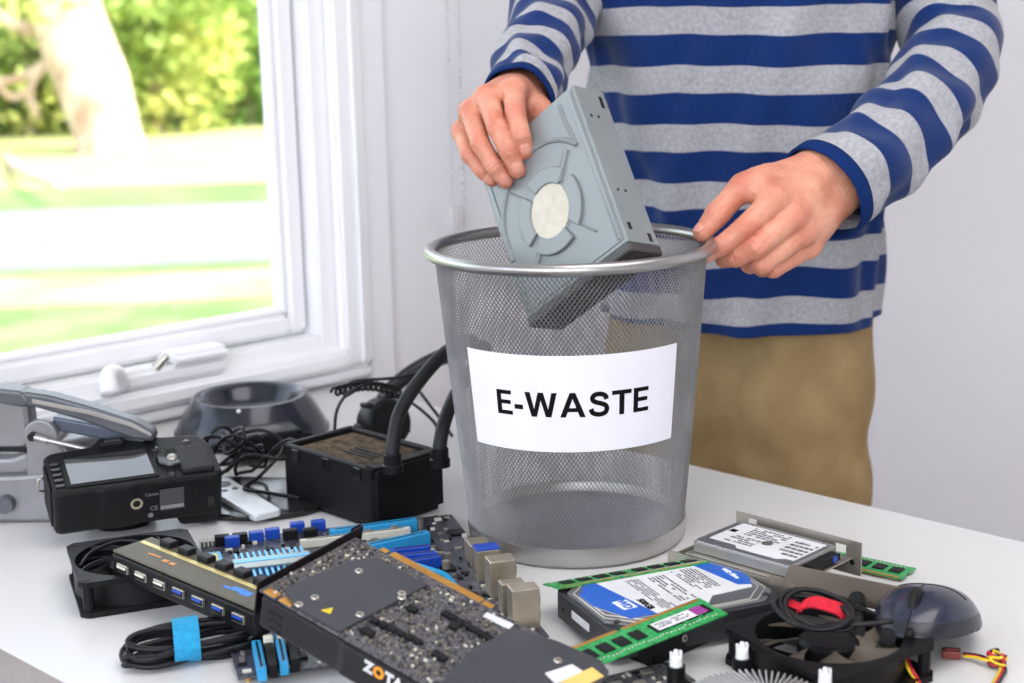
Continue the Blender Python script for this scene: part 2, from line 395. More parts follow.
# paper sign on the bin (wrapped round its front)
phi0 = math.atan2(-BY, -BX) - R(0.4)            # facing the camera
sg = thing('paper_sign', 'white paper sign reading E-WASTE fixed round the mesh bin', 'sign', (BX, BY, ZT), (0, R(-0.55), 0))
def sgp(s, z, off): r = rad(z) + off; a = phi0 + s / 0.1085; return Vector((r * math.cos(a), r * math.sin(a), z))
SZ0, SZ1, SW = 0.1068, 0.1902, 0.1905
rr = []
nS = 60
mb = MB()
for side, off in ((0, 0.0013), (1, 0.0016)):
    pass
grid = [[(sgp(-SW / 2 + SW * i / nS, SZ0 + (SZ1 - SZ0) * j / 10, 0.0012), sgp(-SW / 2 + SW * i / nS, SZ0 + (SZ1 - SZ0) * j / 10, 0.0016)) for i in range(nS + 1)] for j in range(11)]
for i in range(nS + 1): rr.append([grid[j][i][0] for j in range(11)] + [grid[j][i][1] for j in range(10, -1, -1)])
mb.rings(rr); mb.build('sheet', M_paper, sg, True, 40)
# bold sans capitals cut as outlines, wrapped round the sheet
def quads(P, w):
    P_, _ = cat([Vector((x, y, 0)) for x, y in P], [1] * len(P), 5); o = []; e = []
    for k, p in enumerate(P_):
        t = (P_[min(k + 1, len(P_) - 1)] - P_[max(k - 1, 0)]).normalized(); n = Vector((-t.y, t.x, 0)) * w / 2; o.append((p + n, p - n))
    return [[(a[0].x, a[0].y), (a[1].x, a[1].y), (b[1].x, b[1].y), (b[0].x, b[0].y)] for a, b in zip(o, o[1:])]
GL_ = {'E': (.68, [[(0, 0), (.68, 0), (.68, .165), (.2, .165), (.2, .435), (.62, .435), (.62, .6), (.2, .6), (.2, .835), (.66, .835), (.66, 1), (0, 1)]]),
 '-': (.36, [[(0, .27), (.36, .27), (.36, .46), (0, .46)]]),
 'W': (1.27, [[(0, 1), (.24, 0), (.455, 0), (.635, .68), (.815, 0), (1.03, 0), (1.27, 1), (1.06, 1), (.915, .31), (.74, 1), (.53, 1), (.355, .31), (.21, 1)]]),
 'A': (.985, [[(0, 0), (.22, 0), (.4925, .76), (.4925, 1), (.385, 1)], [(.985, 0), (.60, 1), (.4925, 1), (.4925, .76), (.765, 0)], [(.29, .22), (.695, .22), (.635, .38), (.35, .38)]]),
 'S': (.83, quads([(.715, .69), (.66, .83), (.52, .905), (.38, .915), (.23, .87), (.165, .745), (.22, .63), (.38, .56), (.52, .515), (.68, .43), (.725, .285), (.66, .145), (.5, .085), (.36, .085), (.18, .15), (.10, .315)], .19)),
 'T': (.8, [[(0, .83), (.3, .83), (.3, 0), (.505, 0), (.505, .83), (.8, .83), (.8, 1), (0, 1)]])}
CAP = 0.0211; tot_ = sum(GL_[c][0] + .1 for c in 'E-WASTE') - .1; x_ = -tot_ / 2
mb = MB()
for ch in 'E-WASTE':
    for poly in GL_[ch][1]:
        t = bmesh.new(); a_ = [t.verts.new(((x_ + x) * CAP, (y - .5) * CAP, -.0001)) for x, y in poly]; b_ = [t.verts.new((v.co.x, v.co.y, .0001)) for v in a_]
        t.faces.new(a_[::-1]); t.faces.new(b_)
        for k in range(len(a_)): t.faces.new((a_[k], a_[(k + 1) % len(a_)], b_[(k + 1) % len(a_)], b_[k]))
        xx = math.floor(min(v.co.x for v in t.verts) / .004) * .004 + .004; xm = max(v.co.x for v in t.verts)
        t.normal_update(); bmesh.ops.triangulate(t, faces=t.faces[:])
        while xx < xm: bmesh.ops.bisect_plane(t, geom=t.verts[:] + t.edges[:] + t.faces[:], plane_co=(xx, 0, 0), plane_no=(1, 0, 0)); xx += .004
        for v in t.verts: v.co = sgp(v.co.x, (SZ0 + SZ1) / 2 - .0005 + v.co.y, .0018 + v.co.z)
        mb.take(t)
    x_ += GL_[ch][0] + .1
mb.build('lettering', M_ink, sg)

# ================================================================== OPTICAL DRIVE
BL3, BR3 = dp(527, 319, 1.36), dp(628, 241, 1.275)
aH = (BR3 - BL3); Wd = aH.length; aH.normalize()
TR3 = dp(572.5, 84, 1.335); bH = (TR3 - BR3); bH -= aH * bH.dot(aH); Ld = bH.length; bH.normalize()
cH = aH.cross(bH)                               # out of the cover, towards the viewer
print('odd', Wd, Ld)
Mo = Matrix((aH, bH, cH)).transposed().to_4x4(); Mo.translation = (BL3 + BR3) / 2 + bH * 0
Td = 0.0385
od = thing('optical_drive', 'grey metal optical disc drive lowered into the bin by one hand', 'disc drive'); od.matrix_world = Mo
od.rotation_mode = 'XYZ'
hw = Wd / 2
mb = MB(); mb.box((0, Ld / 2, -Td / 2), (Wd, Ld, Td), 0.0012)
mb.build('casing', M_drive, od)
cv = MB()                                       # pressed cover: rim strips, arcs, ribs raised from the sheet
z1 = 0.0002
cv.prism([(-hw + 0.003, 0.004), (hw - 0.003, 0.004), (hw - 0.003, Ld - 0.003), (-hw + 0.003, Ld - 0.003)], 0, 0.0008, 0.0003)
def band(pts, w_, z0, z1_, m_):
    L_ = []; Rr = []
    P = [Vector((x, y)) for x, y in pts]
    for i, p in enumerate(P):
        t = (P[min(i + 1, len(P) - 1)] - P[max(i - 1, 0)]).normalized(); n = Vector((-t.y, t.x)) * w_ / 2
        L_.append(p + n); Rr.append(p - n)
    for i in range(len(P) - 1):
        m_.prism([tuple(Rr[i]), tuple(Rr[i + 1]), tuple(L_[i + 1]), tuple(L_[i])], z0, z1_)
dc = (0.000, Ld * 0.445)
cv.build('cover_sheet', M_drive, od)
def barrib(x0, y0, x1, y1, w_=0.004, h_=0.0016):
    m_ = MB(); m_.tube([(x0, y0, 0.0006), (x1, y1, 0.0006)], w_ / 2, 10); return m_
mb = MB()
# raised edges along the sides with a step
for sx in (-1, 1): mb.box((sx * (hw - 0.0065), Ld * 0.5, 0.001), (0.005, Ld * 0.93, 0.0016), 0.0007)
for a_ in (42, 222): 
    ca, sa = math.cos(R(a_)), math.sin(R(a_)); mb.tube([(dc[0] + ca * 0.027, dc[1] + sa * 0.027, 0.0008), (dc[0] + ca * 0.052, dc[1] + sa * 0.058, 0.0008)], 0.0030, 8)
for a_ in (132, 312):
    ca, sa = math.cos(R(a_)), math.sin(R(a_)); mb.tube([(dc[0] + ca * 0.037, dc[1] + sa * 0.037, 0.0008), (dc[0] + ca * 0.06, dc[1] + sa * 0.06, 0.0008)], 0.0012, 8)
mb.tube([(dc[0] + 0.062 * math.cos(R(a_)), dc[1] + 0.062 * math.sin(R(a_)), 0.0008) for a_ in range(35, 200, 5)], 0.0026, 8)
mb.tube([(dc[0] + 0.062 * math.cos(R(35)), dc[1] + 0.062 * math.sin(R(35)), 0.0008), (hw - 0.02, Ld * 0.86, 0.0008), (hw - 0.02, Ld - 0.008, 0.0008)], 0.0020, 8)
mb.build('pressed_rib', M_drive, od, True, 40)
for a0 in (0, 90, 180, 270):                    # four lobed plateaus round the motor sticker
    mb = MB(); o_, i_ = [], []
    for k in range(13):
        t = R(a0 + 50 + 74 * k / 12 - 10); o_.append((dc[0] + 0.039 * math.cos(t), dc[1] + 0.039 * math.sin(t))); i_.append((dc[0] + 0.024 * math.cos(t), dc[1] + 0.024 * math.sin(t)))
    mb.prism(o_ + i_[::-1], 0.0004, 0.0040, 0.0012); mb.build('cover_lobe', M_drive, od)
M_stick = mat('speckled_sticker', g((198, 191, 177)), 0.5, 0.1, col2=g((186, 179, 165)), scale=120)
mb = MB(); mb.prism(circ(0.0242, 48, *dc), 0.0004, 0.0024); mb.build('round_sticker', M_stick, od)
mb = MB(); mb.prism(circ(0.0262, 48, *dc), 0.0004, 0.0012); mb.build('sticker_seat', mat('grey_seat', g((140, 148, 152)), 0.5), od)
bz = MB(); bz.box((0, -0.0045, -Td / 2 - 0.0002), (Wd + 0.001, 0.009, Td + 0.0015), 0.002); bz.box((0.012, -0.0092, -Td * 0.36), (Wd * 0.78, 0.001, 0.013), 0.0004)
bzo = bz.build('front_bezel', M_dark, od)
mb = MB(); mb.box((hw * 0.72, -0.0098, -Td * 0.75), (0.011, 0.002, 0.005), 0.0008); mb.build('eject_button', M_black, bzo)
for y_, z_ in ((0.052, -0.011), (0.052, -0.02), (Ld - 0.03, -0.011), (Ld - 0.03, -0.02)):
    mb = MB(); mb.cyl((hw - 0.002, y_, z_), (hw + 0.0002, y_, z_), 0.0015, n=12); mb.build('screw_hole', M_chip, od)
for y_, z_, dy in ((0.016, -0.009, 0.007), (0.007, -0.03, 0.008), (Ld - 0.013, -0.031, 0.012)):
    mb = MB(); mb.box((hw, y_, z_), (0.0005, dy, 0.004)); mb.build('side_slot', M_chip, od)
#PART2
# ================================================================== PERSON
def skin_mat():
    m = mat('skin', g((214, 154, 128)), 0.46, col2=g((192, 122, 98)), scale=38, bump=0.25, bscale=420, sss=0.12, detail=5)
    nt = m.node_tree; b = nt.nodes['Principled BSDF']
    at_ = nt.nodes.new('ShaderNodeAttribute'); at_.attribute_name = 'flush'
    mx_ = nt.nodes.new('ShaderNodeMix'); mx_.data_type = 'RGBA'; src = b.inputs['Base Color'].links[0].from_socket
    nt.links.new(at_.outputs['Fac'], mx_.inputs['Factor']); nt.links.new(src, mx_.inputs[6]); mx_.inputs[7].default_value = (*g((190, 92, 74)), 1)
    nt.links.new(mx_.outputs[2], b.inputs['Base Color'])
    return m
M_skin = skin_mat()
M_nail = mat('fingernail', g((214, 150, 130)), 0.28, col2=g((206, 140, 122)), scale=60)
PC = dp(738, 320, 1.73); PX, PY = PC.x, PC.y
PROT = R(-20)                    # body turned a little to the window
cb, sb_ = math.cos(PROT), math.sin(PROT)
def pb(x, y, z): return Vector((PX + x * cb - y * sb_, PY + x * sb_ + y * cb, z))
person = thing('person', 'person in blue and grey striped top and khaki trousers holding the bin', 'person', (0, 0, 0))

def J(x, y, D): return tuple(dp(x, y, D))
class Hand:
    def __init__(s, palm, fingers, extra=()): s.palm = palm; s.fingers = fingers; s.extra = extra
    def f(s, P):
        d = None
        for a, b, ra, rb in s.palm:
            e = rcone(P, a, b, ra, rb); d = e if d is None else smin(d, e, 0.013)
        out = None
        for pts, rad_, k in s.fingers:
            e = smin(d, chain(P, pts, rad_, 0.0035), k); out = e if out is None else smin(out, e, 0.0007)
        for a, b, r_ in s.extra: out = smin(out, rcone(P, a, b, r_, r_), 0.006)
        for pts, rad_, k in s.fingers:          # knuckle creases
            for i in (1, 2):
                p = np.array(pts[i]); a = np.array(pts[i + 1]) - np.array(pts[i - 1]); a /= np.linalg.norm(a); q = P - p; t = q @ a
                w_ = np.exp(-((q ** 2).sum(-1)) / (2 * (rad_[i] * 1.05) ** 2))
                for o_ in ((-.0032, 0.0, .0032) if i == 1 else (-.0014, .0016)): out = out + 0.0011 * w_ * np.exp(-((t - o_) / .0009) ** 2)
        # fine skin relief
        return out + 0.00022 * np.sin(P[..., 0] * 900 + 3 * np.sin(P[..., 2] * 260)) * np.sin(P[..., 2] * 1100 + P[..., 1] * 500)
    def mesh(s, h=0.0011):
        A = np.array([p for c in s.fingers for p in c[0]] + [p for q in s.palm for p in q[:2]])
        return nets(s.f, A.min(0) - 0.034, A.max(0) + 0.034, h)
    def flush(s, v):
        o = np.zeros(len(v))
        for pts, rad_, k in s.fingers:
            for i, p in enumerate(pts):
                if i == 0 and k > 0.008: continue
                w_ = (0.5, 0.7, 0.45, 0.65)[min(i, 3)]
                o = np.maximum(o, w_ * np.exp(-((v - np.array(p)) ** 2).sum(1) / (2 * (rad_[i] * 0.85) ** 2)))
        return np.clip(o, 0, 0.75)
# hand holding the disc drive (fingers over the cover, thumb behind)
wr = J(521, 94, 1.478)
mI, mM, mR_, mP = J(513.5, 90, 1.402), J(487, 97, 1.402), J(470.5, 112, 1.408), J(462, 131, 1.422)
palm = [(wr, mI, 0.021, 0.0112), (wr, mM, 0.021, 0.0112), (wr, mR_, 0.02, 0.0105), (J(518, 100, 1.478), mP, 0.019, 0.0095), (J(541, 42, 1.56), wr, 0.024, 0.0215), (J(528, 101, 1.46), J(538, 113, 1.436), 0.015, 0.0115)]
fing = [
    ([mI, J(515.5, 113, 1.372), J(521, 135, 1.365), J(525.5, 150.5, 1.37)], [0.0106, 0.0090, 0.0084, 0.0078], 0.005),
    ([mM, J(497, 127, 1.372), J(508, 150.5, 1.367), J(517.5, 170, 1.373)], [0.0106, 0.0092, 0.0084, 0.0078], 0.005),
    ([mR_, J(480.5, 143.5, 1.379), J(494, 165.5, 1.376), J(505.5, 180.5, 1.381)], [0.0100, 0.0087, 0.0080, 0.0074], 0.005),
    ([mP, J(469.5, 154.5, 1.397), J(481.5, 169.5, 1.391), J(491.5, 179.5, 1.394)], [0.0092, 0.0078, 0.0071, 0.0066], 0.005),
    ([J(534, 106, 1.45), J(541, 114, 1.434), J(548, 136, 1.43), J(549, 154, 1.426)], [0.013, 0.0115, 0.0105, 0.0092], 0.010)]
HA = Hand(palm, fing, [(J(516, 88, 1.44), mI, 0.006), (J(495, 93, 1.44), mM, 0.006)])
# hand pinching the bin's rim
w1, w2 = J(828, 170, 1.408), J(836, 190, 1.408)
nI, nM, nR, nP = J(775, 199, 1.352), J(793, 217, 1.354), J(805, 232, 1.364), J(810, 246, 1.378)
palm2 = [(w1, nI, 0.0205, 0.0115), (w1, nM, 0.02, 0.0112), (w2, nR, 0.02, 0.0106), (w2, nP, 0.0195, 0.0098), (J(884, 150, 1.457), w1, 0.0225, 0.0195), (J(886, 158, 1.457), w2, 0.0225, 0.0205), (J(815, 172, 1.40), J(760, 183, 1.372), 0.019, 0.0135), (J(768, 196, 1.356), J(752, 190, 1.362), 0.011, 0.0095)]
fing2 = [
    ([nI, J(743, 229, 1.338), J(722.5, 245, 1.34), J(709, 252.5, 1.344)], [0.0118, 0.0098, 0.0087, 0.0080], 0.0055),
    ([nM, J(757, 246.5, 1.338), J(737, 257, 1.348), J(724, 259, 1.362)], [0.0115, 0.0098, 0.0087, 0.0080], 0.0055),
    ([nR, J(763, 263.5, 1.35), J(750, 264, 1.368), J(753, 254, 1.384)], [0.0108, 0.0092, 0.0082, 0.0076], 0.0055),
    ([nP, J(774, 268.5, 1.364), J(762, 268, 1.38), J(764, 257, 1.39)], [0.0100, 0.0082, 0.0075, 0.0069], 0.0055),
    ([J(768, 182, 1.373), J(742, 186.5, 1.364), J(718, 213.5, 1.354), J(702.5, 233, 1.351)], [0.0135, 0.0112, 0.0108, 0.0084], 0.010)]
HB = Hand(palm2, fing2, [(J(818, 176, 1.386), nI, 0.0075), (J(822, 186, 1.387), nM, 0.0075), (J(826, 196, 1.39), nR, 0.007)])
va, fa = HA.mesh(); vb, fb = HB.mesh()
# the rest of the body under the clothes (coarser), feet to head
ZH = dp(740, 333, 1.62).z                       # shirt hem height
shL, shR = pb(-0.185, 0.0, 1.40), pb(0.19, 0.0, 1.40)
elL, elR = dp(566, -20, 1.66), dp(957, 58, 1.565)
hd = pb(0, -0.015, 1.63)
def bodyf(P):
    d = rcone(P, pb(0, 0.0, 0.97), pb(0, 0.01, 1.12), 0.07, 0.07)
    for a, b, ra, rb, k in (
        (pb(-0.045, 0, 0.95), pb(0.045, 0, 0.95), .068, .068, .02), (pb(-0.06, .01, 1.22), pb(0.06, .01, 1.22), .075, .075, .03), (pb(-0.1, .01, 1.36), pb(0.1, .01, 1.36), .06, .06, .04),
        (pb(0, .01, 1.4), pb(0, -.005, 1.53), .055, .052, .03), (shL, dp(590, -90, 1.70), .045, .036, .03), (dp(590, -90, 1.70), dp(562, -8, 1.64), .036, .032, .02), (dp(562, -8, 1.64), dp(542, 42, 1.56), .032, .024, .02),
        (shR, dp(940, -80, 1.63), .045, .036, .03), (dp(940, -80, 1.63), dp(944, 0, 1.60), .036, .033, .02), (dp(944, 0, 1.60), dp(950, 52, 1.565), .033, .03, .02), (dp(950, 52, 1.565), dp(926, 104, 1.505), .03, .027, .02), (dp(926, 104, 1.505), dp(884, 148, 1.455), .027, .024, .02),
        (pb(-.062, .0, .9), pb(-.088, .01, .48), .055, .045, .02), (pb(.062, .0, .9), pb(.088, .01, .48), .055, .045, .02), (pb(-.095, .01, .48), pb(-.1, .03, .08), .045, .034, .02), (pb(.095, .01, .48), pb(.1, .03, .08), .045, .034, .02),
        (pb(-.1, .04, .045), pb(-.11, -.14, .03), .034, .026, .02), (pb(.1, .04, .045), pb(.11, -.14, .03), .034, .026, .02)):
        d = smin(d, rcone(P, a, b, ra, rb), k)
    h_ = np.array(hd); q = P - h_
    lx = q[..., 0] * cb + q[..., 1] * sb_; ly = -q[..., 0] * sb_ + q[..., 1] * cb; lz = q[..., 2]
    e = (np.sqrt((lx / .075) ** 2 + (ly / .095) ** 2 + (lz / .118) ** 2) - 1) * .078
    e = smin(e, rcone(P, pb(0, -.06, 1.555), pb(0, -.085, 1.55), .035, .022), .03)        # jaw and chin
    e = smin(e, rcone(P, pb(0, -.105, 1.65), pb(0, -.125, 1.615), .008, .013), .012)      # nose
    for sx in (-1, 1):
        e = smin(e, rcone(P, pb(sx * .077, .01, 1.65), pb(sx * .077, .005, 1.6), .014, .011), .008)   # ears
        e = np.maximum(e, -rcone(P, pb(sx * .033, -.112, 1.64), pb(sx * .033, -.1, 1.64), .012, .012))
        e = smin(e, rcone(P, pb(sx * .032, -.085, 1.638), pb(sx * .032, -.086, 1.638), .0125, .0125), .003)
    e = smin(e, rcone(P, pb(-.018, -.1, 1.575), pb(.018, -.1, 1.575), .009, .009), .006)
    return smin(d, e, 0.02)
vc, fc = nets(bodyf, (PX - .36, PY - .36, 0.0), (PX + .42, PY + .3, 1.78), 0.011)
vv = np.concatenate([va, vb, vc]); ff = np.concatenate([fa, fb + len(va), fc + len(va) + len(vb)])
fl = np.concatenate([HA.flush(va), HB.flush(vb), np.zeros(len(vc))])
body = np_mesh('body', vv, ff, M_skin, person)
atr = body.data.attributes.new('flush', 'FLOAT', 'POINT'); atr.data.foreach_set('value', fl.astype(np.float32))
sm = body.modifiers.new('soft', 'SMOOTH'); sm.factor = 0.5; sm.iterations = 2
# nails
def nail(p_tip, p_dip, dorsal, r, ln=0.0066, wd=0.0058, back=0.0025, lift=0.97):
    a = (Vector(p_tip) - Vector(p_dip)).normalized(); n = Vector(dorsal); n = (n - a * n.dot(a)).normalized(); s_ = a.cross(n)
    c0 = Vector(p_tip) - a * back + n * r * lift
    mb = MB(); rings = []
    for i in range(7):
        u = -1 + 2 * i / 6; L_ = []
        for k in range(12):
            t = 2 * PI * k / 12; rr_ = math.sqrt(max(0.0, 1 - abs(u) ** 3)) * 0.96 + 0.04
            y = math.cos(t) * wd * rr_; z = math.sin(t) * 0.0009 - (y * y) / (2 * r) * 0.9 - (0.0012 * u * u if u > 0 else 0.0006 * u * u)
            L_.append(c0 + a * (u * ln) + s_ * y + n * z)
        rings.append(L_)
    mb.rings(rings); mb.build('fingernail', M_nail, body, True)
tov = -_F
for i, dv in ((0, tov + _R * .1), (1, tov + _R * 0.1), (2, tov - _R * .1), (3, tov - _R * .45)):
    pts, rd_, _ = fing[i]; nail(pts[3], pts[2], dv, rd_[3], back=0.0035)
nail(fing2[4][0][3], fing2[4][0][2], tov * 0.55 - _R * 0.55 + _U * 0.75, fing2[4][1][3], ln=0.0075, wd=0.0062, back=0.002)
nail(fing2[0][0][3], fing2[0][0][2], tov * 0.6 - _U * 0.8 - _R * 0.3, fing2[0][1][3], back=-0.001)
# hair
vh, fh = nets(lambda P: np.maximum((np.sqrt((((P[..., 0] - hd.x) * cb + (P[..., 1] - hd.y) * sb_) / .084) ** 2 + ((-(P[..., 0] - hd.x) * sb_ + (P[..., 1] - hd.y) * cb - .008) / .104) ** 2 + ((P[..., 2] - hd.z - .012) / .122) ** 2) - 1) * .085,
              -( (-(P[..., 0] - hd.x) * sb_ + (P[..., 1] - hd.y) * cb) * 0.75 + (P[..., 2] - hd.z) * 0.66 - 0.0)), hd - Vector((.13, .13, .15)), hd + Vector((.13, .13, .15)), 0.007)
np_mesh('hair', vh, fh, mat('brown_hair', g((70, 48, 34)), 0.6, scale=120), person)

# striped cloth
PER = 57.5 * 1.60 / 1550
def stripe_mat():
    m = bpy.data.materials.new('striped_jersey'); m.use_nodes = True; nt = m.node_tree; N = nt.nodes; L = nt.links; b = N['Principled BSDF']
    a = N.new('ShaderNodeAttribute'); a.attribute_name = 'stripe'
    tc = N.new('ShaderNodeTexCoord')
    fr_ = N.new('ShaderNodeMath'); fr_.operation = 'FRACT'; L.new(a.outputs['Fac'], fr_.inputs[0])
    cr = N.new('ShaderNodeValToRGB'); cr.color_ramp.interpolation = 'LINEAR'
    nv = (*g((11, 42, 98)), 1); gy = (*g((160, 160, 166)), 1)
    e = cr.color_ramp.elements; e[0].position = 0.0; e[0].color = nv; e[1].position = 0.515; e[1].color = nv
    for p, c_ in ((0.53, gy), (0.985, gy), (1.0, nv)): q = e.new(p); q.color = c_
    L.new(fr_.outputs[0], cr.inputs[0])
    n = N.new('ShaderNodeTexNoise'); n.inputs['Scale'].default_value = 260; n.inputs['Detail'].default_value = 4; L.new(tc.outputs['Object'], n.inputs['Vector'])
    n3 = N.new('ShaderNodeTexNoise'); n3.inputs['Scale'].default_value = 18; L.new(tc.outputs['Object'], n3.inputs['Vector'])
    mp = N.new('ShaderNodeMapRange'); mp.inputs['From Min'].default_value = .3; mp.inputs['From Max'].default_value = .7; mp.inputs['To Min'].default_value = .8; mp.inputs['To Max'].default_value = 1.12; L.new(n.outputs['Fac'], mp.inputs['Value'])
    mu = N.new('ShaderNodeMix'); mu.data_type = 'RGBA'; mu.blend_type = 'MULTIPLY'; mu.inputs['Factor'].default_value = 1
    L.new(cr.outputs[0], mu.inputs[6]); L.new(mp.outputs[0], mu.inputs[7]); L.new(mu.outputs[2], b.inputs['Base Color'])
    b.inputs['Roughness'].default_value = 0.9; b.inputs['Specular IOR Level'].default_value = 0.15; b.inputs['Sheen Weight'].default_value = 0.15
    bp = N.new('ShaderNodeBump'); bp.inputs['Strength'].default_value = 0.35; bp.inputs['Distance'].default_value = 0.0012
    w_ = N.new('ShaderNodeTexNoise'); w_.inputs['Scale'].default_value = 900; L.new(tc.outputs['Object'], w_.inputs['Vector']); L.new(w_.outputs['Fac'], bp.inputs['Height']); L.new(bp.outputs['Normal'], b.inputs['Normal'])
    return m
M_str = stripe_mat()
def cloth_rings(name, rr, st, parent, m, thick=0.0016):
    n = len(rr[0]); v = [tuple(p) for r in rr for p in r]; f = []
    for i in range(len(rr) - 1):
        for k in range(n): f.append((i * n + k, i * n + (k + 1) % n, (i + 1) * n + (k + 1) % n, (i + 1) * n + k))
    o = np_mesh(name, np.array(v), np.array(f), m, parent)
    if st is not None:
        a = o.data.attributes.new('stripe', 'FLOAT', 'POINT'); a.data.foreach_set('value', np.array(st, np.float32))
    so = o.modifiers.new('cloth', 'SOLIDIFY'); so.thickness = thick; so.offset = -1 if thick > 0 else 1
    return o
def fold(th, z):
    # soft diagonal pulls across the front, fuller near the hem and the right flank
    a = 0.0058 * math.sin(7.0 * th + 26 * z + 1.3 * math.sin(9 * z)) * (0.45 + 0.55 * math.sin(3 * th + 1.0 + 6 * z) ** 2)
    b = 0.0034 * math.sin(13 * th - 31 * z + 2.0 + 1.7 * math.sin(4 * th))
    c_ = 0.0030 * math.sin(19 * th + 55 * z) * max(0, math.sin(2.3 * th + 11 * z))
    return a + b + c_
def pw(z, tab):
    for (z0, v0), (z1, v1) in zip(tab, tab[1:]):
        if z <= z1:
            t = max(0, (z - z0) / (z1 - z0)); t = t * t * (3 - 2 * t); return v0 + (v1 - v0) * t
    return tab[-1][1]
rr = []; st = []; NT = 220
zs = list(np.linspace(ZH, 1.36, 230)) + list(np.linspace(1.364, 1.475, 30))
AW = [(ZH, .153), (ZH + .12, .151), (1.15, .160), (1.28, .176), (1.37, .172), (1.42, .12), (1.475, .062)]
BD = [(ZH, .112), (ZH + .15, .108), (1.15, .112), (1.28, .116), (1.38, .10), (1.43, .075), (1.475, .06)]
zb0 = dp(740, 297, 1.615).z                   # a navy band starts here going up
for z in zs:
    a_, b_ = pw(z, AW), pw(z, BD); r = []
    for k in range(NT):
        th = 2 * PI * k / NT; c_, s_ = math.cos(th), math.sin(th); e = 2 / 2.35
        x = a_ * math.copysign(abs(c_) ** e, c_); y = b_ * math.copysign(abs(s_) ** e, s_)
        n = Vector((c_ / a_, s_ / b_)).normalized(); d = fold(th, z) * min(1, (1.4 - z) * 6 if z > 1.25 else 1)
        hz = 0.003 * math.sin(2 * th + 0.5) + 0.0012 * math.sin(5 * th)
        zz = z + hz * max(0, 1 - (z - ZH) / 0.1)
        r.append(pb(x + n.x * d, y + n.y * d, zz)); st.append((zz - zb0) / PER + 8 + 0.018 * math.sin(3 * th + 9 * z) + d * 2.5)
    rr.append(r)
shirt = cloth_rings('striped_top', rr, st, person, M_str)
def sleeve(name, P, rd, per, phase, cuffn, flat=1.0):
    P = [Vector(p) for p in P]; Q, q = cat(P, rd, 26)
    L_ = [0.0]
    for a, b in zip(Q, Q[1:]): L_.append(L_[-1] + (b - a).length)
    tot = L_[-1]; rr = []; st = []; prev = None; n = 72
    for i, p in enumerate(Q):
        t = (Q[min(i + 1, len(Q) - 1)] - Q[max(i - 1, 0)]).normalized()
        if prev is None: prev = t.cross(Vector((0, 1, 0)))
        u = (prev - t * prev.dot(t)).normalized(); w_ = t.cross(u); prev = u; r = []
        bend = 0
        for k in range(n):
            th = 2 * PI * k / n; s_ = L_[i]
            d = 0.0028 * math.sin(60 * s_ + 2 * th + 1.5 * math.sin(3 * th)) + 0.002 * math.sin(105 * s_ - 3 * th + phase) + 0.0015 * math.sin(5 * th + 30 * s_)
            d *= min(1, (tot - s_) / 0.02 + 0.25)
            r.append(p + (u * math.cos(th) + w_ * math.sin(th) * flat) * (q[i] + d)); st.append((tot - s_) / per + phase + 0.03 * math.sin(2 * th + 20 * s_))
        rr.append(r)
    o = cloth_rings(name, rr, st, shirt, M_str)
    # cuff hem
    e = rr[-1]; t = (Q[-1] - Q[-2]).normalized(); c0 = Q[-1]
    h = []
    for off, sc in ((-0.004, 1.0), (-0.004, 1.03), (0.0, 1.04), (0.010, 1.035), (0.012, 1.0), (0.010, 0.955), (0.0, 0.95), (-0.004, 0.96)): h.append([c0 + (p - c0) * sc + t * off for p in e])
    mb = MB(); mb.rings(h, closed=True); mb.build('cuff', M_navc, o, True)
    return o
M_navc = mat('navy_jersey', g((11, 42, 98)), 0.9, col2=g((9, 36, 86)), scale=260, bump=0.3, bscale=900, spec=0.15)
sleeve('sleeve', [shR + Vector((-.02, 0, -.02)), dp(940, -80, 1.63), dp(944, 0, 1.60), dp(953, 50, 1.565), dp(929, 100, 1.505), dp(884, 148, 1.45), dp(828, 189, 1.41)], [.075, .056, .05, .0485, .046, .0448, .0458], PER * 0.98, 0.47, 0)
sleeve('sleeve', [shL + Vector((.02, 0, -.02)), dp(590, -90, 1.70), dp(560, -8, 1.64), dp(545, 36, 1.57), dp(524, 86, 1.486), dp(518, 98, 1.452)], [.075, .056, .047, .040, .034, .0325], PER * 0.66, 0.47, 0)

# trousers
M_kh = mat('khaki_twill', g((160, 136, 97)), 0.85, col2=g((146, 122, 86)), scale=30, bump=0.3, bscale=1200, spec=0.2)
def trf(P):
    q = P - np.array((PX, PY, 0)); x = q[..., 0] * cb + q[..., 1] * sb_; y = -q[..., 0] * sb_ + q[..., 1] * cb; z = P[..., 2]
    L_ = np.stack([x, y, z], -1)
    d = None
    for sx in (-1, 1):
        for a, b, ra, rb in (((sx * .062, .0, ZH + .04), (sx * .064, .0, .80), .080, .082), ((sx * .064, 0, .80), (sx * .086, .01, .46), .082, .072), ((sx * .088, .01, .46), (sx * .1, .03, .07), .072, .064)):
            e = rcone(L_, a, b, ra, rb); d = e if d is None else smin(d, e, 0.03)
    d = d + 0.0035 * np.sin(40 * x + 14 * z + 2 * np.sin(18 * z)) * np.sin(21 * z + 9 * x) + 0.0022 * np.sin(85 * x - 30 * z + 3 * y)
    return np.maximum(np.maximum(d, z - (ZH + .05)), 0.045 - z)
vt, ft = nets(trf, (PX - .26, PY - .26, .03), (PX + .26, PY + .26, ZH + .08), 0.0075)
tr_ = np_mesh('khaki_trousers', vt, ft, M_kh, person); sm = tr_.modifiers.new('soft', 'SMOOTH'); sm.iterations = 4
mb = MB()
for i in range(1): mb.tube([pb(.108, -.062, ZH + .01), pb(.122, -.052, ZH - .05), pb(.136, -.024, ZH - .11), pb(.143, .0, ZH - .125)], 0.0022, 8, smooth=6)
mb.build('pocket_edge', M_kh, tr_, True)
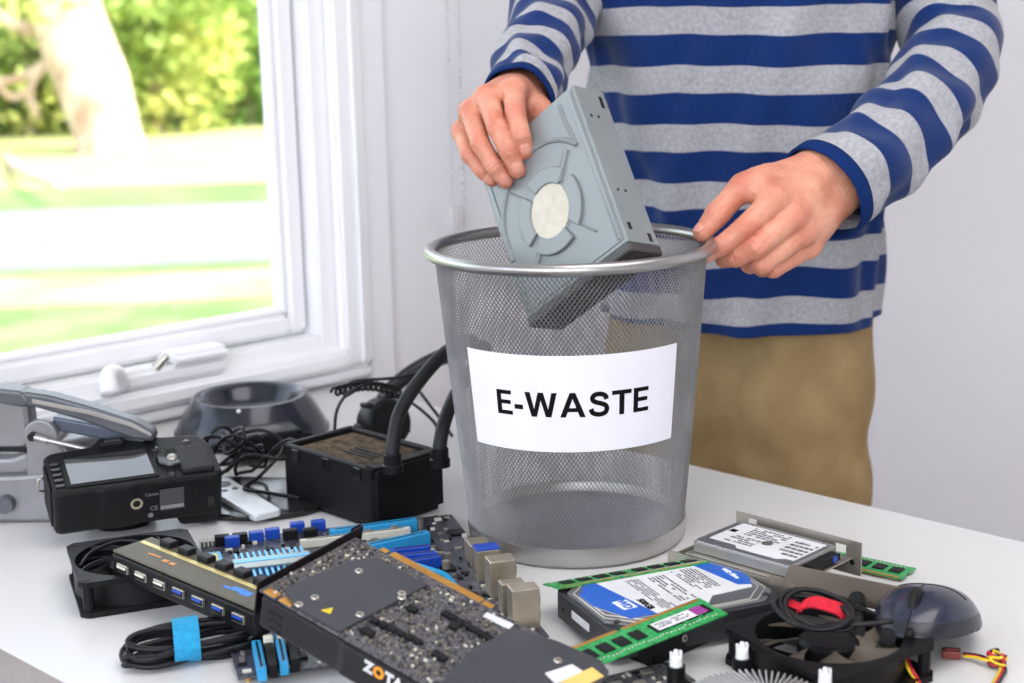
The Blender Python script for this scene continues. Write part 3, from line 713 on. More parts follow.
for sx in (-1, 1):
    vs_, fs_ = nets(lambda P: np.maximum(smin(rcone(P, pb(sx * .1, .05, .05), pb(sx * .11, -.05, .05), .048, .044), rcone(P, pb(sx * .11, -.05, .04), pb(sx * .115, -.17, .03), .044, .036), .02), 0.004 - P[..., 2]), pb(sx * .1, 0, 0) - Vector((.2, .28, .02)), pb(sx * .1, 0, 0) + Vector((.2, .2, .13)), 0.009)
    np_mesh('shoe', vs_, fs_, mat('dark_leather', g((60, 50, 44)), 0.5), person)
#PART3
# ================================================================== ELECTRONICS ON THE TABLE
TM = {}
def thingM(name, label, cat_, loc, rot, group=None):
    o = thing(name, label, cat_, loc, rot, group)
    TM[o] = Matrix.Translation(Vector(loc)) @ Euler(rot if hasattr(rot, '__len__') else (0, 0, rot)).to_matrix().to_4x4(); return o
def lp(o, px, py, h=0.0):                       # measured picture point on the thing's own level h
    Mi = TM[o].inverted(); a = Mi @ CAM; d = Mi.to_3x3() @ ray(px, py); t = (h - a.z) / d.z; return a + d * t
def ly(o, px, py, y=0.0):                       # same on the thing's own upright plane y
    Mi = TM[o].inverted(); a = Mi @ CAM; d = Mi.to_3x3() @ ray(px, py); t = (y - a.y) / d.y; return a + d * t
def bar(mb, a, b, w, h0, h1, bev=0.0006, mi=0):
    a = Vector(a); b = Vector(b); d = b - a; L_ = math.hypot(d.x, d.y)
    return mb.box(((a.x + b.x) / 2, (a.y + b.y) / 2, (h0 + h1) / 2), (L_, w, h1 - h0), bev, (0, 0, math.atan2(d.y, d.x)), mi)
def W3(px, py, h): p = at(px, py, h); return (p.x, p.y, ZT + h)

# ---- case fans
M_blade = mat('satin_black_blade', (.022, .022, .026), .28, scale=40)
M_bladed = mat('dusty_blade', (.022, .021, .02), .5, col2=g((84, 75, 64)), scale=45, lo=.66, hi=.5)
def case_fan(label, loc, rot, S, H, blades, bladem=None, hub=0.22, top=False):
    o = thingM('case_fan', label, 'fan', loc, rot)
    n = 96; ro = S * 0.475; mb = MB()
    outer = rrect(S, S, S * 0.06, 5)
    def sq(t):
        c_, s_ = math.cos(t), math.sin(t); k = S / 2 / max(abs(c_), abs(s_)); return min(k, S / 2 * 1.33)
    O_ = [(sq(2 * PI * k / n + PI / 4) * math.cos(2 * PI * k / n + PI / 4), sq(2 * PI * k / n + PI / 4) * math.sin(2 * PI * k / n + PI / 4)) for k in range(n)]
    I_ = [(ro * math.cos(2 * PI * k / n + PI / 4), ro * math.sin(2 * PI * k / n + PI / 4)) for k in range(n)]
    t_ = 0.0045
    wl_ = [(ro + 0.0018) * 1.0] * n
    W_ = [((ro + .0018) * math.cos(2 * PI * k / n + PI / 4), (ro + .0018) * math.sin(2 * PI * k / n + PI / 4)) for k in range(n)]
    R_ = lambda P, z: [(x, y, z) for x, y in P]
    # flange, tunnel, flange
    mb.rings([R_(I_, 0), R_(O_, 0), R_(O_, t_), R_(W_, t_), R_(W_, H - t_), R_(O_, H - t_), R_(O_, H), R_(I_, H)], closed=True)
    for sx in (-1, 1):
        for sy in (-1, 1):
            mb.cyl((sx * S * .43, sy * S * .43, t_), (sx * S * .43, sy * S * .43, H - t_), 0.0045, n=12)
            mb.cyl((sx * S * .435, sy * S * .435, H - 0.0002), (sx * S * .435, sy * S * .435, H + .0004), 0.0026, n=12, mi=1)
    for a in (20, 110, 200, 290):
        c_, s_ = math.cos(R(a)), math.sin(R(a)); mb.tube([(c_ * S * hub * .8, s_ * S * hub * .8, .0025), (c_ * (ro + .001), s_ * (ro + .001), .0025)], .0022, 6)
    mb.build('frame', [M_black, M_chip], o)
    for a in ((25, 95, 165, 235, 305) if top else ()):
        mb = MB(); pts = []
        for i in range(9):
            u = i / 8; r_ = S * hub * .9 + (ro - S * hub * .9) * u; t = R(a + 34 * u); pts.append(((r_ - .0022) * math.cos(t), (r_ - .0022) * math.sin(t), H - .0025, (r_ + .0022) * math.cos(t + .07), (r_ + .0022) * math.sin(t + .07)))
        mb.rings([[(p[0], p[1], p[2] - .002), (p[3], p[4], p[2] - .002), (p[3], p[4], p[2] + .002), (p[0], p[1], p[2] + .002)] for p in pts]); mb.build('strut', M_blade, o)
    hb = MB(); rh = S * hub; hb.lathe([(0.0004, H - 0.003), (rh - .003, H - .003), (rh, H - .006), (rh, .005), (0.0004, .005)], 40); hub_o = hb.build('hub', M_black, o, True, 40)
    for k in range(blades):
        mb = MB(); a0 = 2 * PI * k / blades; rr = []
        for i in range(7):
            r_ = rh - .001 + (ro - .002 - rh + .001) * i / 6; sp = 0.62 + 0.1 * i / 6; sw = 0.32 * i / 6; row = []
            pts = []
            for j in range(7):
                u = j / 6 - .5; a = a0 + sw + u * sp * 1.25; z = H * .57 + u * (H - .011) * (0.9 - 0.25 * i / 6) + .0015 * math.sin(PI * (u + .5)); pts.append((r_ * math.cos(a), r_ * math.sin(a), z))
            rr.append(pts + [(x, y, z - .0012) for x, y, z in pts[::-1]])
        mb.rings(rr); mb.build('blade', bladem or M_blade, o, True, 35)
    return o
fl_ = (at(66, 548, .027) + at(196, 530, .027) + at(72, 592, .027) ) / 3
yl = yawof((66, 548), (196, 530), .027)
pA, pB = at(66, 548, .027), at(72, 592, .027)
SL = 0.102
ex = (at(196, 530, .027) - pA); ex.z = 0; ex.normalize(); ey = Vector((-ex.y, ex.x, 0))
cL = pA + ex * SL / 2 - ey * SL / 2
fan_l = case_fan('square black case fan lying flat under the grey USB hub', (cL.x, cL.y, ZT + .0005), (0, 0, math.atan2(ex.y, ex.x)), SL, 0.030, 7, top=True)
mb = MB(); p_ = [lp(fan_l, 80, 566, .029), lp(fan_l, 92, 552, .032), lp(fan_l, 120, 541, .034), lp(fan_l, 150, 545, .031), lp(fan_l, 186, 556, .028)]
mb.tube(p_, .0016, 6, smooth=6); mb.build('lead', M_cord, fan_l, True)

SR = 0.109
eA, eB = at(720, 625, .028), at(799, 665, .028); ex = eB - eA; ex.z = 0; ex.normalize(); ey = Vector((-ex.y, ex.x, 0)); ang = R(-60); ex = Vector((math.cos(ang), math.sin(ang), 0)); ey = Vector((-ex.y, ex.x, 0))
cR = eA + ex * SR / 2 + ey * SR / 2
fan_r = case_fan('square black case fan with dusty blades in front of the mouse', (cR.x, cR.y, ZT + .0005), (0, 0, ang), SR, 0.028, 7, M_bladed, hub=.2)
mb = MB(); p_ = [lp(fan_r, 903, 655, .012), lp(fan_r, 908, 668, .010), lp(fan_r, 914, 678, .004), lp(fan_r, 920, 692, .0016), lp(fan_r, 930, 715, .0014)]
for k, m_ in enumerate((mat('yellow_wire', g((226, 196, 40)), .4), mat('red_wire', g((196, 24, 44)), .4))):
    mb = MB(); mb.tube([p + Vector((.0022 * k, .0012 * k, 0)) for p in p_], .0013, 6, smooth=6); mb.build('lead', m_, fan_r, True)

# ---- USB hub
hA, hB = at(111, 551, .048), at(256, 612, .038)
hv = hB - hA; hl = hv.length; pitch_h = -math.asin(hv.z / hl); yh_ = math.atan2(hv.y, hv.x)
hub = thingM('usb_hub', 'long grey multiport USB hub with black buttons leaning on a fan', 'usb hub', tuple(hA), (0, pitch_h, yh_))
HWd, HT = 0.041, 0.0215
mb = MB(); mb.box((hl / 2, HWd / 2, -HT / 2 - .0008), (hl, HWd, HT - .001), 0.0025); mb.build('case', M_black, hub)
M_olive = mat('brushed_olive_metal', g((96, 91, 77)), 0.5, 0.2, spec=0.3, col2=g((86, 81, 69)), scale=40)
mb = MB(); mb.box((hl / 2, HWd / 2, 0), (hl - .001, HWd - .002, .002), 0.0008); mb.build('top_plate', M_olive, hub)
mb = MB(); mb.box((hl * .45, HWd * .68, .0011), (hl * .86, .0045, .0006), 0.0002); mb.build('gold_stripe', mat('pale_gold_stripe', g((206, 190, 120)), .35, .4), hub)
for k in range(7):
    x = .010 + k * (hl - .03) / 6.2
    mb = MB(); sh = MB(); sh.box((x + .006, -.0006, -.0105), (.0135, .003, .0068), .0006); sh = sh.build('usb_port', M_steel, hub)
    mb.box((x + .006, -.0017, -.0105), (.0122, .0016, .0052), .0002); mb.build('port_mouth', M_chip, sh)
    mb = MB(); mb.box((x + .006, -.0026, -.0092), (.0108, .0012, .0020), .0002); mb.build('port_tongue', M_cream if k < 3 else M_navyp, sh)
for k in range(6):
    q0 = lp(hub, *[(164, 545), (180, 553), (196, 562), (212, 570), (229, 578), (244, 588)][k], .003)
    mb = MB(); mb.box((q0.x, HWd - .004, .0028), (.0135, .0095, .0062), .0012); mb.build('button', M_chip, hub)
M_pblue = mat('printed_blue', g((60, 130, 220)), .5); M_por = mat('printed_orange', g((206, 140, 70)), .5)
for (x, y, w, h, m_) in ((.78, .40, .013, .006, M_pblue), (.835, .38, .010, .007, M_pblue), (.73, .34, .010, .003, M_pblue), (.91, .42, .004, .004, M_por), (.925, .46, .004, .003, M_por), (.2, .4, .014, .002, M_por), (.29, .36, .006, .004, M_por), (.34, .36, .006, .004, M_por)):
    mb = MB(); mb.box((hl * x, HWd * y, .0011), (w, h, .0004), 0, (0, 0, .1)); mb.build('printed_mark', m_, hub)

# ---- USB cable coil with blue strap
cc = at(192, 643, .012)
coil = thingM('usb_cable', 'coiled black cable bound with a bright blue strap', 'cable', (cc.x, cc.y, ZT), (0, 0, R(22)))
for k in range(5):
    mb = MB(); pts = []
    for j in range(40):
        t = 2 * PI * j / 40; a, b = .050 - .003 * (k % 3), .013 + .0028 * k
        x = a * math.cos(t); y = b * math.sin(t) * (0.55 + .45 * abs(math.cos(t))) ; z = .0042 + .006 * (k % 3) + .004 * math.sin(t * 2 + k) * .6 + .0035 * (k // 3) + .007 * max(0, math.sin(t)) 
        pts.append((x + .002 * math.sin(3 * t + k), y + .003 * math.sin(k * 2 + t), max(.0026, z)))
    mb.tube(pts, .0025, 8, closed=True); mb.build('cable_loop', M_cord, coil, True)
mb = MB(); mb.tube([lp(coil, 248, 640, .012), lp(coil, 262, 628, .02), lp(coil, 264, 612, .03), lp(coil, 261, 592, .036)], .0024, 8, smooth=6); mb.build('cable_tail', M_cord, coil, True)
M_velcro = mat('blue_fabric_strap', g((40, 158, 206)), .9, col2=g((30, 140, 190)), scale=200, bump=.6, bscale=900)
mb = MB(); rr = []
for k in range(32):
    t = 2 * PI * k / 32; y, z = .0205 * math.cos(t), .0155 + .0148 * math.sin(t); n = Vector((0, math.cos(t), math.sin(t)))
    cx = -.004 + .003 * math.cos(t)
    rr.append([(cx - .0095, y, z), (cx + .0095, y, z), (cx + .0095, y * 1.06, .0155 + (z - .0155) * 1.07), (cx - .0095, y * 1.06, .0155 + (z - .0155) * 1.07)])
mb.rings(rr, closed=True); mb.build('strap', M_velcro, coil, True, 40)

# ---- motherboard
cn = [at(*p, .006) for p in ((256, 674), (197, 546), (440, 517), (547, 628))]
mc = sum(cn, Vector()) / 4; myaw = R(16)
mbd = thingM('motherboard', 'dark computer motherboard with light blue slots under the graphics card', 'circuit board', (mc.x, mc.y, ZT + .004), (0, 0, myaw))
MW_, ML_ = 0.232, 0.302
mb = MB(); mb.box((0, 0, .0008), (MW_, ML_, .0016), .0004); mb.build('circuit_sheet', M_pcb, mbd)
for sx in (-1, 1):
    for sy in (-1, 0, 1):
        mb = MB(); mb.cyl((sx * (MW_ / 2 - .008), sy * (ML_ / 2 - .008), -.004), (sx * (MW_ / 2 - .008), sy * (ML_ / 2 - .008), 0.0), .003, n=10); mb.build('standoff', M_gold, mbd)
def slot(p1, p2, m_, w=.0075, h=.0115, nm='expansion_slot'):
    a, b = lp(mbd, *p1, h), lp(mbd, *p2, h); mb = MB(); bar(mb, a, b, w, .0016, h); o = mb.build(nm, m_, mbd)
    mb = MB(); d = (b - a) * .06; bar(mb, a + d, b - d, .0016, h - .0005, h + .0002, 0); mb.build('slot_groove', M_chip, o)
slot((330, 530), (416, 518), M_cyan, .009, .0125); slot((366, 545), (428, 531), M_cyan, .009, .0125); slot((300, 540), (410, 527), M_cream, .006, .009)
slot((392, 549), (430, 545), M_navyp); slot((384, 556), (436, 551), M_navyp); slot((405, 561), (440, 555), M_navyp)
for k in range(4): slot((256 + k * 11, 640 - k * 4), (262 + k * 11, 668 - k * 3), (M_cyan, M_black, M_cyan, M_black)[k], .0065, .012, 'memory_slot')
for i, p in enumerate(((268, 636), (281, 632), (294, 629))):
    q = lp(mbd, *p, .016); mb = MB(); mb.box((q.x, q.y, .009), (.007, .006, .0145), .001); mb.build('slot_latch', M_cream, mbd)
for i, (p, m_) in enumerate((((222, 536), M_chip), ((240, 534), M_chip), ((256, 532), M_navyp), ((272, 529), M_navyp), ((290, 530), M_chip), ((297, 523), M_navyp), ((318, 521), M_navyp), ((232, 537), M_navyp), ((310, 529), M_chip))):
    q = lp(mbd, *p, .010); mb = MB(); mb.box((q.x, q.y, .006), (.013, .008, .0095), .0008); mb.build('data_socket', m_, mbd)
for i in range(9):
    q = lp(mbd, 200 + i * 4 + (6 if i > 4 else 0), 541 - i * .7, .008); mb = MB(); mb.box((q.x, q.y, .005), (.0012, .0012, .009)); mb.build('header_pin', M_cream, mbd)
# finned chipset cooler
hs_ = lp(mbd, 273, 566, .018); hs = MB(); hs.box((hs_.x, hs_.y, .009), (.062, .062, .012), .002)
for k in range(12): hs.box((hs_.x - .0275 + k * .005, hs_.y, .0175), (.0024, .060, .009), .0005)
ho = hs.build('chipset_heatsink', M_cyanm, mbd)
mb = MB(); mb.box((hs_.x, hs_.y, .0228), (.064, .024, .0016), .0006); mb.box((hs_.x, hs_.y + .004, .0237), (.062, .007, .0006), .0002, mi=1); mb.build('heatsink_cap', [mat('pale_silver_anodised', g((150, 158, 156)), .3, .5), M_cyanm], ho)
q = lp(mbd, 214, 558, .012); mb = MB(); mb.box((q.x, q.y, .007), (.014, .03, .011), .001); so_ = mb.build('small_heatsink', M_cyanm, mbd); mb = MB(); mb.box((q.x, q.y, .0127), (.007, .018, .0006)); mb.build('sticker', mat('cream_sticker', g((226, 214, 150)), .5), so_)
# curved blue ribbon fins by the ports
for k in range(6):
    a = lp(mbd, 402 + k * 7, 566 + k * 2.2, .012); mb = MB()
    pts = [a + Vector((-.012, .012, .0)), a + Vector((-.004, .006, .005)), a + Vector((.006, -.004, .003)), a + Vector((.012, -.014, -.004))]
    P_, _ = cat(pts, [1] * 4, 5); rr = [[p + Vector((-.0022, -.0022, 0)), p + Vector((.0022, .0022, 0)), p + Vector((.0022, .0022, -.0012)), p + Vector((-.0022, -.0022, -.0012))] for p in P_]
    mb.rings(rr); mb.build('cooling_fin', mat('bright_cyan_fin', g((40, 170, 226)), .3, .3), mbd)
# rear ports: tall metal shells
def port(p, w, d, h, nm, extra=None):
    q = lp(mbd, *p, .0016); mb = MB(); mb.box((q.x, q.y, h / 2 + .0016), (w, d, h), .0008); o = mb.build(nm, M_nickel, mbd)
    face = MB(); nx = q.x + w / 2
    if extra == 'usb':
        for zz in (.3, .7): face.box((nx, q.y, h * zz + .0016), (.001, d * .8, h * .22))
        face.build('port_mouth', M_chip, o)
        mb = MB()
        for yy in (-.35, .1, .4): mb.box((q.x + .002, q.y - d / 2 - .0002, h * (.5 + yy)), (.005, .0006, .0016)); 
        mb.build('shield_spring', M_steel, o)
    elif extra: face.box((nx - .0005, q.y, h * .6), (.004, d * .8, h * .45), .001); face.build('port_insert', extra, o)
    return o
port((478, 562), .018, .022, .019, 'audio_port_block', mat('orange_jack', g((232, 130, 30)), .4))
pv_ = port((487, 578), .019, .014, .0265, 'video_port', M_navyp); q = lp(mbd, 487, 578, .0016); mb = MB(); mb.box((q.x, q.y, .0288), (.02, .0145, .0018), .0004); mb.build('blue_lid', M_navyp, pv_)
port((501, 594), .022, .017, .031, 'usb_port_stack', 'usb'); port((512, 611), .019, .012, .025, 'display_port', M_navyp); port((524, 627), .022, .015, .033, 'network_port', 'usb')
# small parts
mb = MB(); rg = random.Random(5)
for k in range(420):
    x, y = rg.uniform(-MW_ / 2 + .004, MW_ / 2 - .004), rg.uniform(-ML_ / 2 + .004, ML_ / 2 - .004); s_ = rg.choice((.002, .0025, .003, .004))
    mb.box((x, y, .0022), (s_ * 1.6, s_, rg.choice((.0014, .002, .003))), 0, (0, 0, rg.choice((0, PI / 2))), rg.choice((0, 0, 1, 2)))
o_ = mb.build('surface_component', [M_chip, M_steel, M_cream], mbd); o_['kind'] = 'stuff'
for k in range(16):
    x, y = rg.uniform(.02, MW_ / 2 - .03), rg.uniform(-ML_ / 2 + .05, ML_ / 2 - .03); mb = MB(); mb.cyl((x, y, .0016), (x, y, .0105), .0034, n=14); c__ = mb.build('capacitor', M_steel, mbd, True, 40)
for p, w, d in (((448, 568), .012, .012), ((430, 590), .016, .01), ((456, 532), .014, .014), ((300, 655), .01, .012)):
    q = lp(mbd, *p, .003); mb = MB(); mb.box((q.x, q.y, .0026), (w, d, .0024), .0004); mb.build('chip', M_chip, mbd)

# ---- graphics card, lying tilted over the motherboard
GL, GW, GT = 0.22, 0.103, 0.0275
gp = thingM('graphics_card', 'big dark graphics card lying back side up across the motherboard', 'graphics card', (-.1763, .9988, ZT + .0838), (.066, .2586, -.5863))
M_gpcb = mat('grey_speckled_circuit_board', g((48, 48, 54)), .42, .0, spec=.25, col2=g((92, 90, 94)), scale=330, lo=.56, hi=.5, detail=2)
mb = MB(); mb.box((GL / 2, GW / 2, -.0016), (GL, GW, .0016), .0004); mb.build('circuit_sheet', M_gpcb, gp)
mb = MB(); mb.prism([(0.004, -.0015), (.075, -.0015), (.079, -.0035), (GL, -.0035), (GL + .004, .004), (GL + .004, GW - .008), (GL - .004, GW - .001), (.004, GW - .001)], -GT, -.0026, .002); mb.build('cooler_shroud', mat('black_shroud', g((30, 29, 32)), .45, .0, scale=30, spec=.25), gp)
def plate(pts, h0, h1, nm, m_, root=gp, bev=.0003):
    P = [lp(root, *p, h1) for p in pts]; mb = MB(); mb.prism([(p.x, p.y) for p in P], h0, h1, bev); return mb.build(nm, m_, root)
bp1 = plate([(283, 588), (352, 560), (376, 557), (428, 584), (341, 630), (296, 605)], -.0008, .0022, 'back_plate', M_grey)
bp2 = plate([(514, 627), (558, 641), (601, 660), (609, 671), (596, 690), (420, 740), (404, 705), (443, 680), (470, 650)], -.0008, .0022, 'cover_plate', M_grey)
for p in ((315, 597), (359, 570.5), (402, 593), (360, 614), (299, 604), (402, 597)):
    q = lp(gp, *p, .0025); mb = MB(); mb.lathe([(.0008, .0028), (.0026, .003), (.0031, .0022)], 16, (q.x, q.y, 0)); mb.cyl((q.x, q.y, .001), (q.x, q.y, .0026), .0012, n=8, mi=1); mb.build('screw', [M_steel, M_chip], gp, True, 40)
q = lp(gp, 558, 660, .0025); mb = MB(); mb.lathe([(.0008, .0028), (.0026, .003), (.0031, .0022)], 16, (q.x, q.y, 0)); mb.build('screw', M_steel, gp, True, 40)
q = [lp(gp, *p, .0026) for p in ((321, 610), (333, 607.5), (330.5, 613.5))]; mb = MB(); mb.prism([(p.x, p.y) for p in q], .0021, .0026); mb.build('warning_triangle', mat('warning_yellow', g((236, 206, 40)), .45), bp1)
plate([(545, 673), (572, 664), (583, 671), (556, 684)], .002, .0027, 'white_sticker', M_label, gp, 0); plate([(560, 682), (592, 667), (604, 676), (572, 692)], .002, .0027, 'yellow_sticker', mat('pale_yellow_label', g((232, 196, 110)), .5), gp, 0)
plate([(483, 616), (487, 612), (514, 624), (509, 629)], 0, .0008, 'paper_tag', M_label, gp, 0)
mb = MB(); k0, k1 = lp(gp, 383, 557, 0).x, lp(gp, 476, 603, 0).x
mb.box(((k0 + k1) / 2, GW + .003, -.0016), (k1 - k0, .0075, .0015), .0003); mb.box((k1 + .006, GW + .002, -.0016), (.008, .0075, .0015), .0003); mb.box((k0 - .006, GW + .002, -.0016), (.006, .006, .0015), .0003)
mb.build('edge_connector', M_gold, gp)
for x in (.009, .023):
    mb = MB(); mb.box((x, .0035, -.0006), (.0105, .0062, .0012), .0003); mb.build('link_connector', M_gold, gp)
mb = MB(); mb.box((-.0012, GW / 2 + .004, -.013), (.0012, GW + .010, .036), .0003); mb.box((-.005, GW + .006, -.006), (.0012, .012, .02), .0003); br_ = mb.build('slot_bracket', mat('dark_plated_bracket', g((52, 46, 52)), .3, .8), gp)
for zz in (-.012, -.018, -.024): 
    mb = MB(); mb.box((.018, -.0014, zz), (.012, .0012, .0028), .0004); mb.build('vent_slit', M_chip, gp)
for k in range(6):
    a = lp(gp, 375 + k * 8.6, 620 + k * 4.2, .002); mb = MB(); mb.box((a.x, a.y, .0013), (.0062, .0048, .003), .0005, (0, 0, 0)); mb.build('power_chip', M_chip, gp)
for k in range(7):
    a = lp(gp, 446 + k * 7.2, 613 + k * 4.0, .002); mb = MB(); mb.box((a.x, a.y, .0013), (.0058, .005, .003), .0005); mb.build('power_chip', M_chip, gp)
for p, w, d in (((368, 631), .01, .006), ((440, 655), .011, .006), ((455, 625), .007, .007), ((412, 608), .008, .006)):
    a = lp(gp, *p, .002); mb = MB(); mb.box((a.x, a.y, .0012), (w, d, .003), .0005); mb.build('chip', M_chip, gp)
mb = MB(); rg = random.Random(9); n_ = 0
p1x = [lp(gp, 428, 584).x, lp(gp, 470, 650).x]
while n_ < 1300:
    x, y = rg.uniform(.002, GL - .03), rg.uniform(.003, GW - .004); 
    s_ = rg.choice((.0008, .001, .0012, .0016))
    mb.box((x, y, -.0001), (s_ * 1.7, s_, rg.choice((.0012, .0016))), 0, (0, 0, rg.choice((0, PI / 2))), rg.choice((0, 1, 2, 2, 1, 2, 1, 0, 3, 2))); n_ += 1
o_ = mb.build('surface_component', [mat('dark_grey_component', g((60, 58, 60)), .5), mat('mid_grey_component', g((120, 119, 122)), .5), mat('tan_component', g((126, 116, 102)), .5), M_cream], gp); o_['kind'] = 'stuff'
# maker's lettering on the side: ZOTAC, with an orange O
t0, t1 = ly(gp, 368, 671, -.0036), ly(gp, 412, 690, -.0036)
lw = (t1 - t0).length; lz = t0.z
Mt = Matrix.Translation((t0.x - .004, -.0036, -.0090)) @ Euler((PI / 2, 0, 0)).to_matrix().to_4x4()
M_letter = mat('printed_white', g((206, 206, 210)), .5); M_oran = mat('printed_bright_orange', g((232, 150, 30)), .5)
for ch, m_, x in (('Z', M_letter, 0), ('O', M_oran, .0085), ('T', M_letter, .0172), ('A', M_letter, .0245), ('C', M_letter, .033)):
    mb = MB(); mb.text(ch, .0108, Mt @ Matrix.Translation((x + .004, 0, 0)), .0003, .0006); mb.build('side_lettering', m_, gp)
# ---- 3.5 inch hard disk
hc = [at(*p, .027) for p in ((570, 588), (700, 566), (775, 597), (612, 633))]
e1 = ((hc[1] - hc[0]) + (hc[2] - hc[3])); hy = math.atan2(e1.y, e1.x); e2 = hc[3] - hc[0]
hyaw = hy - R(1.0); HL, HW, HH = .147, .097, .026
c0 = hc[3]; ux = Vector((math.cos(hyaw), math.sin(hyaw), 0)); uy = Vector((-ux.y, ux.x, 0))
cH_ = c0 + ux * HL / 2 + uy * HW / 2
hdd = thingM('hard_disk', 'large hard disk with blue and white label beside the bin', 'hard disk', (cH_.x, cH_.y, ZT + .0045), (0, 0, hyaw))
M_hddc = mat('dark_cast_aluminium', g((74, 74, 78)), .45, .6, col2=g((62, 62, 66)), scale=50)
M_hddt = mat('grey_disk_lid', g((134, 136, 138)), .3, .7, col2=g((118, 120, 122)), scale=20)
def cham(w, h, c): return [(w / 2, -h / 2 + c), (w / 2, h / 2 - c), (w / 2 - c, h / 2), (-w / 2 + c, h / 2), (-w / 2, h / 2 - c), (-w / 2, -h / 2 + c), (-w / 2 + c, -h / 2), (w / 2 - c, -h / 2)]
mb = MB(); mb.prism(cham(HL, HW, .003), 0, HH - .004, .001); mb.build('cast_body', M_hddc, hdd)
mb = MB(); mb.prism(cham(HL - .004, HW - .002, .016), HH - .0045, HH - .0012, .0008); lid = mb.build('lid', M_hddt, hdd)
mb = MB(); P8 = cham(HL - .016, HW - .014, .02); mb.tube([(x, y, HH - .0012) for x, y in P8], .0009, 6, closed=True); P8 = cham(HL - .01, HW - .008, .018); mb.tube([(x, y, HH - .0012) for x, y in P8], .0007, 6, closed=True); mb.build('lid_bead', mat('pale_bead_metal', g((206, 200, 192)), .35, .6), hdd, True)
LX, LY = HL * .33, HW * .385
lab = [(-LX - .018, -LY * .1), (-LX - .018, LY * .55), (-LX - .006, LY), (LX + .012, LY), (LX + .02, LY * .5), (LX + .02, -LY * .1), (LX + .012, -LY * .55), (LX * .5, -LY * .62), (LX * .25, -LY), (-LX - .004, -LY)]
mb = MB(); mb.prism(lab, HH - .0013, HH - .0006); mb.build('paper_label', M_label, lid)
mb = MB(); mb.prism([(-LX - .018, -LY * .1), (-LX - .004, -LY), (-LX + .018, -LY), (-LX + .004, LY), (-LX - .006, LY), (-LX - .018, LY * .55)], HH - .0008, HH - .0003); mb.build('blue_panel', M_blue, lid)
mb = MB(); mb.prism([(LX - .006, LY), (LX + .012, LY), (LX + .02, LY * .5), (LX + .02, -LY * .1), (LX + .014, -LY * .45), (LX + .004, -LY * .35)], HH - .0008, HH - .0003); mb.build('blue_panel', M_blue, lid)
def ltext(o, t, s, x, y, z, rz, m_, nm='label_print', b=.0002):
    mb = MB(); mb.text(t, s, T(x, y, z, 0, 0, rz), .0001, b); return mb.build(nm, m_, o)
M_lw = mat('label_white_print', g((236, 238, 244)), .5)
mb = MB(); mb.box((-LX + .004, -LY * .32, HH - .0002), (.012, .017, .0003), 0, (0, 0, .1)); mb.build('logo_plate', M_lw, lid)
ltext(lid, 'WD', .0095, -LX + .004, -LY * .32, HH + .0001, R(-90), M_blue, b=.0004)
ltext(lid, '500GB', .0075, -LX + .019, -LY * .45, HH - .0005, R(-90), M_ink, b=.0004)
ltext(lid, 'WD Blue', .0062, LX + .011, LY * .25, HH - .0002, R(-90), M_lw)
def scribble(o, x0, x1, y0, y1, z, n, m_, seed, along='x', nm='label_print'):
    rg = random.Random(seed); mb = MB()
    for i in range(n):
        f = (i + .5) / n
        if along == 'x':
            y = y0 + (y1 - y0) * f; x = x0
            while x < x1:
                w_ = rg.uniform(.0012, .006); w2 = min(w_, x1 - x)
                if rg.random() < .78: mb.box((x + w2 / 2, y, z), (w2, abs(y1 - y0) / n * .5, .0002))
                x += w_ + .001
        else:
            x = x0 + (x1 - x0) * f; y = y0
            while y < y1:
                w_ = rg.uniform(.0012, .006); w2 = min(w_, y1 - y)
                if rg.random() < .78: mb.box((x, y + w2 / 2, z), (abs(x1 - x0) / n * .5, w2, .0002))
                y += w_ + .001
    return mb.build(nm, m_, o)
M_print = mat('grey_label_print', g((96, 96, 102)), .6)
scribble(lid, -LX + .026, -LX + .038, -LY * .85, LY * .85, HH - .0005, 5, M_print, 1, 'y'); scribble(lid, LX - .030, LX - .008, -LY * .25, LY * .9, HH - .0005, 8, M_print, 2, 'y'); scribble(lid, -.004, .012, -LY * .6, LY * .8, HH - .0005, 5, M_print, 3, 'y')
mb = MB(); mb.box((-HL / 2 - .0002, .004, .012), (.0006, .030, .0062), .0002); mb.build('side_label', M_label, hdd)
for y in (-.038, .036):
    mb = MB(); mb.cyl((-HL / 2 + .001, y, .009), (-HL / 2 - .0003, y, .009), .002, n=10); mb.build('screw_hole', M_chip, hdd)
for x, y in ((-HL / 2 + .01, -HW / 2 + .012), (HL / 2 - .012, -HW / 2 + .01), (HL / 2 - .01, HW / 2 - .014), (0, -HW / 2 + .006)):
    mb = MB(); mb.cyl((x, y, HH - .002), (x, y, HH - .0006), .0028, n=14); mb.build('lid_screw', M_hddc, hdd)

